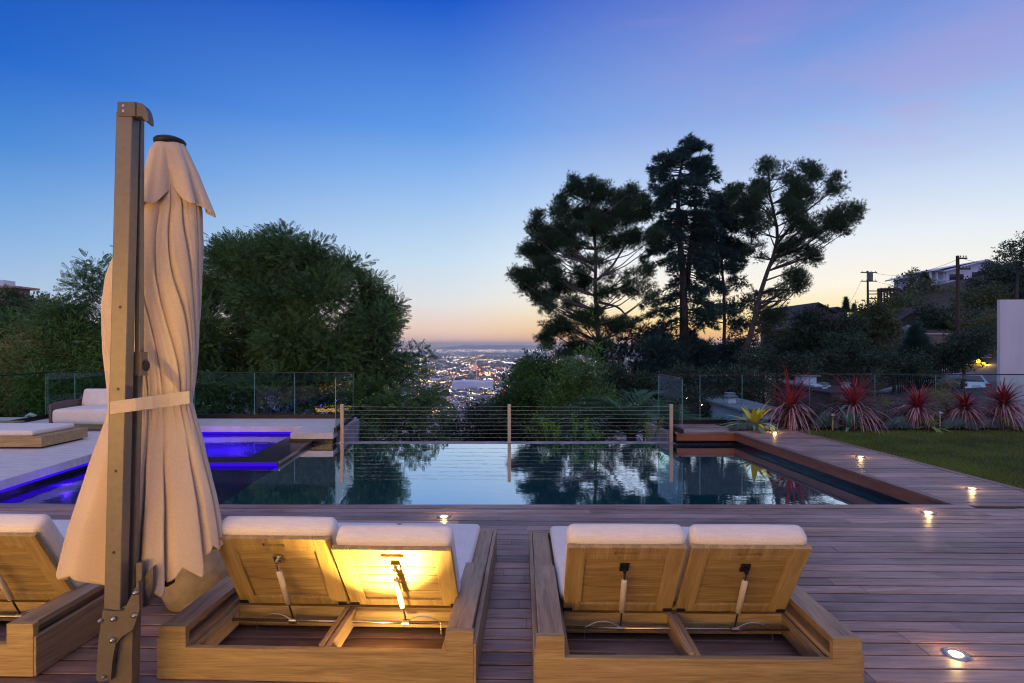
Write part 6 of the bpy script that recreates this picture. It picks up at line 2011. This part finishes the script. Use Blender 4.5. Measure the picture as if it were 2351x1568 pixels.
# garden lamps glowing yellow at the far garden
for i, (x, y, lb, hgt) in enumerate([(2246, 830, 'left glowing yellow garden lamp near the white wall', 34), (2258, 838, 'right glowing yellow garden lamp near the white wall', 40), (2238, 848, 'lowest glowing yellow garden lamp', 10)]):
    p = P(x, y, 42); k = 42 / F
    e = empty('garden_lamp', (p.x, 42, p.z - 12 * k), lb, 'lamp', group='yellow lamps of the far garden')
    MB().tube([(0, 0, -1.5), (0, 0, 8 * k)], .03, 6).build('post', M['black'], e)
    MB().lathe([(.0005, .28), (.10, .24), (.13, .0), (.08, -.04), (.0005, -.05)], (0, 0, 10 * k), 14).build('globe', M['lamp_yellow'], e, True)
    ld = bpy.data.lights.new('lamp_light', 'POINT'); ld.energy = 55; ld.color = (1, .62, .08); ld.shadow_soft_size = .1
    lo = bpy.data.objects.new('lamp_light', ld); COL.objects.link(lo); lo.location = (0, -.35, 12 * k + .1); lo.parent = e
k = 44 / F
e = empty('garden_wall', tuple(P(2260, 860, 44)), 'low pale garden wall lit by the yellow lamps', 'wall')
MB().rbox(-22 * k, 38 * k, 0, .4, -1, 40 * k, .02).build('wall', M['tan_wall'], e)

# white building at the right edge
e = empty('white_building', tuple(P(2296, 960, 13.6)), 'plain pale stucco building wall cut off by the right edge', 'building')
k = 13.6 / F
e.rotation_euler.z = R(-4)
MB().rbox(0, 4, 0, .1, -1.5, 272 * k, .01).build('wall', M['white_wall'], e)
# roofs of the houses below, seen through the glass
def low_house(label, x0, x1, y, Y, D, hwall=2.4, mat='roof_pale', vents=()):
    k = Y / F
    e = empty('lower_house', tuple(P((x0 + x1) / 2, y, Y) - Vector((0, 0, hwall))), label, 'house')
    w = (x1 - x0) * k
    MB().rbox(-w / 2 + .2, w / 2 - .2, .2, D - .2, -3, hwall - .12, .02).build('wall', M['grey_wall'] if mat == 'roof' else M['hill_house'], e)
    MB().rbox(-w / 2, w / 2, 0, D, hwall - .118, hwall, .03).build('roof', M[mat], e)
    for vx, vy, vw, vh in vents:
        q_ = MB().rbox(-w / 2 + vx * w - vw / 2, -w / 2 + vx * w + vw / 2, vy, vy + vw, hwall + .001, hwall + vh, .02).build('roof_vent', M['hill_house'], e)
        MB().rbox(-w / 2 + vx * w - vw * .7, -w / 2 + vx * w + vw * .7, vy - vw * .2, vy + vw * 1.2, hwall + vh + .001, hwall + vh + .08, .02).build('vent_cap', M['roof_pale'], q_)
low_house('pale flat roof of the lower house right behind the yellow agave', 1695, 1800, 938, 19, 5, 2.4, 'roof_pale', [(.25, 1.5, .3, .22), (.6, 3, .25, .2)])
low_house('white box shaped roof house with small window between the first two cordylines', 1870, 1908, 884, 30, 5, 3.4, 'hill_house', [(.3, 1, .8, .4)])
low_house('grey flat roof behind the second cordyline', 1905, 2040, 900, 28, 6, .25, 'roof', [(.3, 2, .3, .25), (.7, 2, .3, .25)])

# ------------------------------------------------------------------ the lit house the deck belongs to, behind the camera
e = empty('lit_house', (0, -3.6, 0), 'white house with tall lit windows behind the deck', 'house')
M['interior'] = emit('lit room', (1.0, .55, .14, 1), 15)
hw = MB()
wins = [(-10.4, -8.0), (-7.4, -5.0), (-4.4, -2.2), (-1.4, -.2)]
z0, z1, ztop = .30, 2.45, 3.4
xs0 = [-16] + [w[1] for w in wins]; xs1 = [w[0] for w in wins] + [12]
for a, c in zip(xs0, xs1): hw.box(a, c, -.3, 0, z0, z1)
hw.box(-16, 12, -.3, 0, -.3, z0 - .001); hw.box(-16, 12, -.3, 0, z1 + .001, ztop)
hw.build('wall', M['white_wall'], e)
MB().rbox(-16.3, 12.3, -6, .35, ztop + .002, ztop + .28, .02).build('roof', M['hill_house'], e)
for a, c in wins:
    f_ = MB(); f_.box(a, a + .06, -.2, -.1, z0, z1); f_.box(c - .06, c, -.2, -.1, z0, z1); f_.box(a + .061, c - .061, -.2, -.1, z1 - .06, z1); f_.box(a + .061, c - .061, -.2, -.1, z0, z0 + .06)
    f_.box((a + c) / 2 - .03, (a + c) / 2 + .03, -.2, -.1, z0 + .061, z1 - .061)
    fo = f_.build('window', M['dark_metal'], e)
    MB().box(a + .03, c - .03, -.26, -.21, z0 + .02, z1 - .02).build('lit_pane', M['interior'], fo)

# ------------------------------------------------------------------ air
m_, t = new_mat('air')
pv = t.nodes.new('ShaderNodeVolumePrincipled')
pv.inputs['Color'].default_value = (.90, .95, 1.0, 1)
pv.inputs['Density'].default_value = 9e-5
pv.inputs['Anisotropy'].default_value = .62
t.links.new(pv.outputs[0], t.nodes.new('ShaderNodeOutputMaterial').inputs['Volume'])
o = MB().box(-62000, 62000, -60, 24500, -190, 60).build('haze', m_)
tag(o, 'thin evening haze lying over the city', 'haze', kind='stuff')
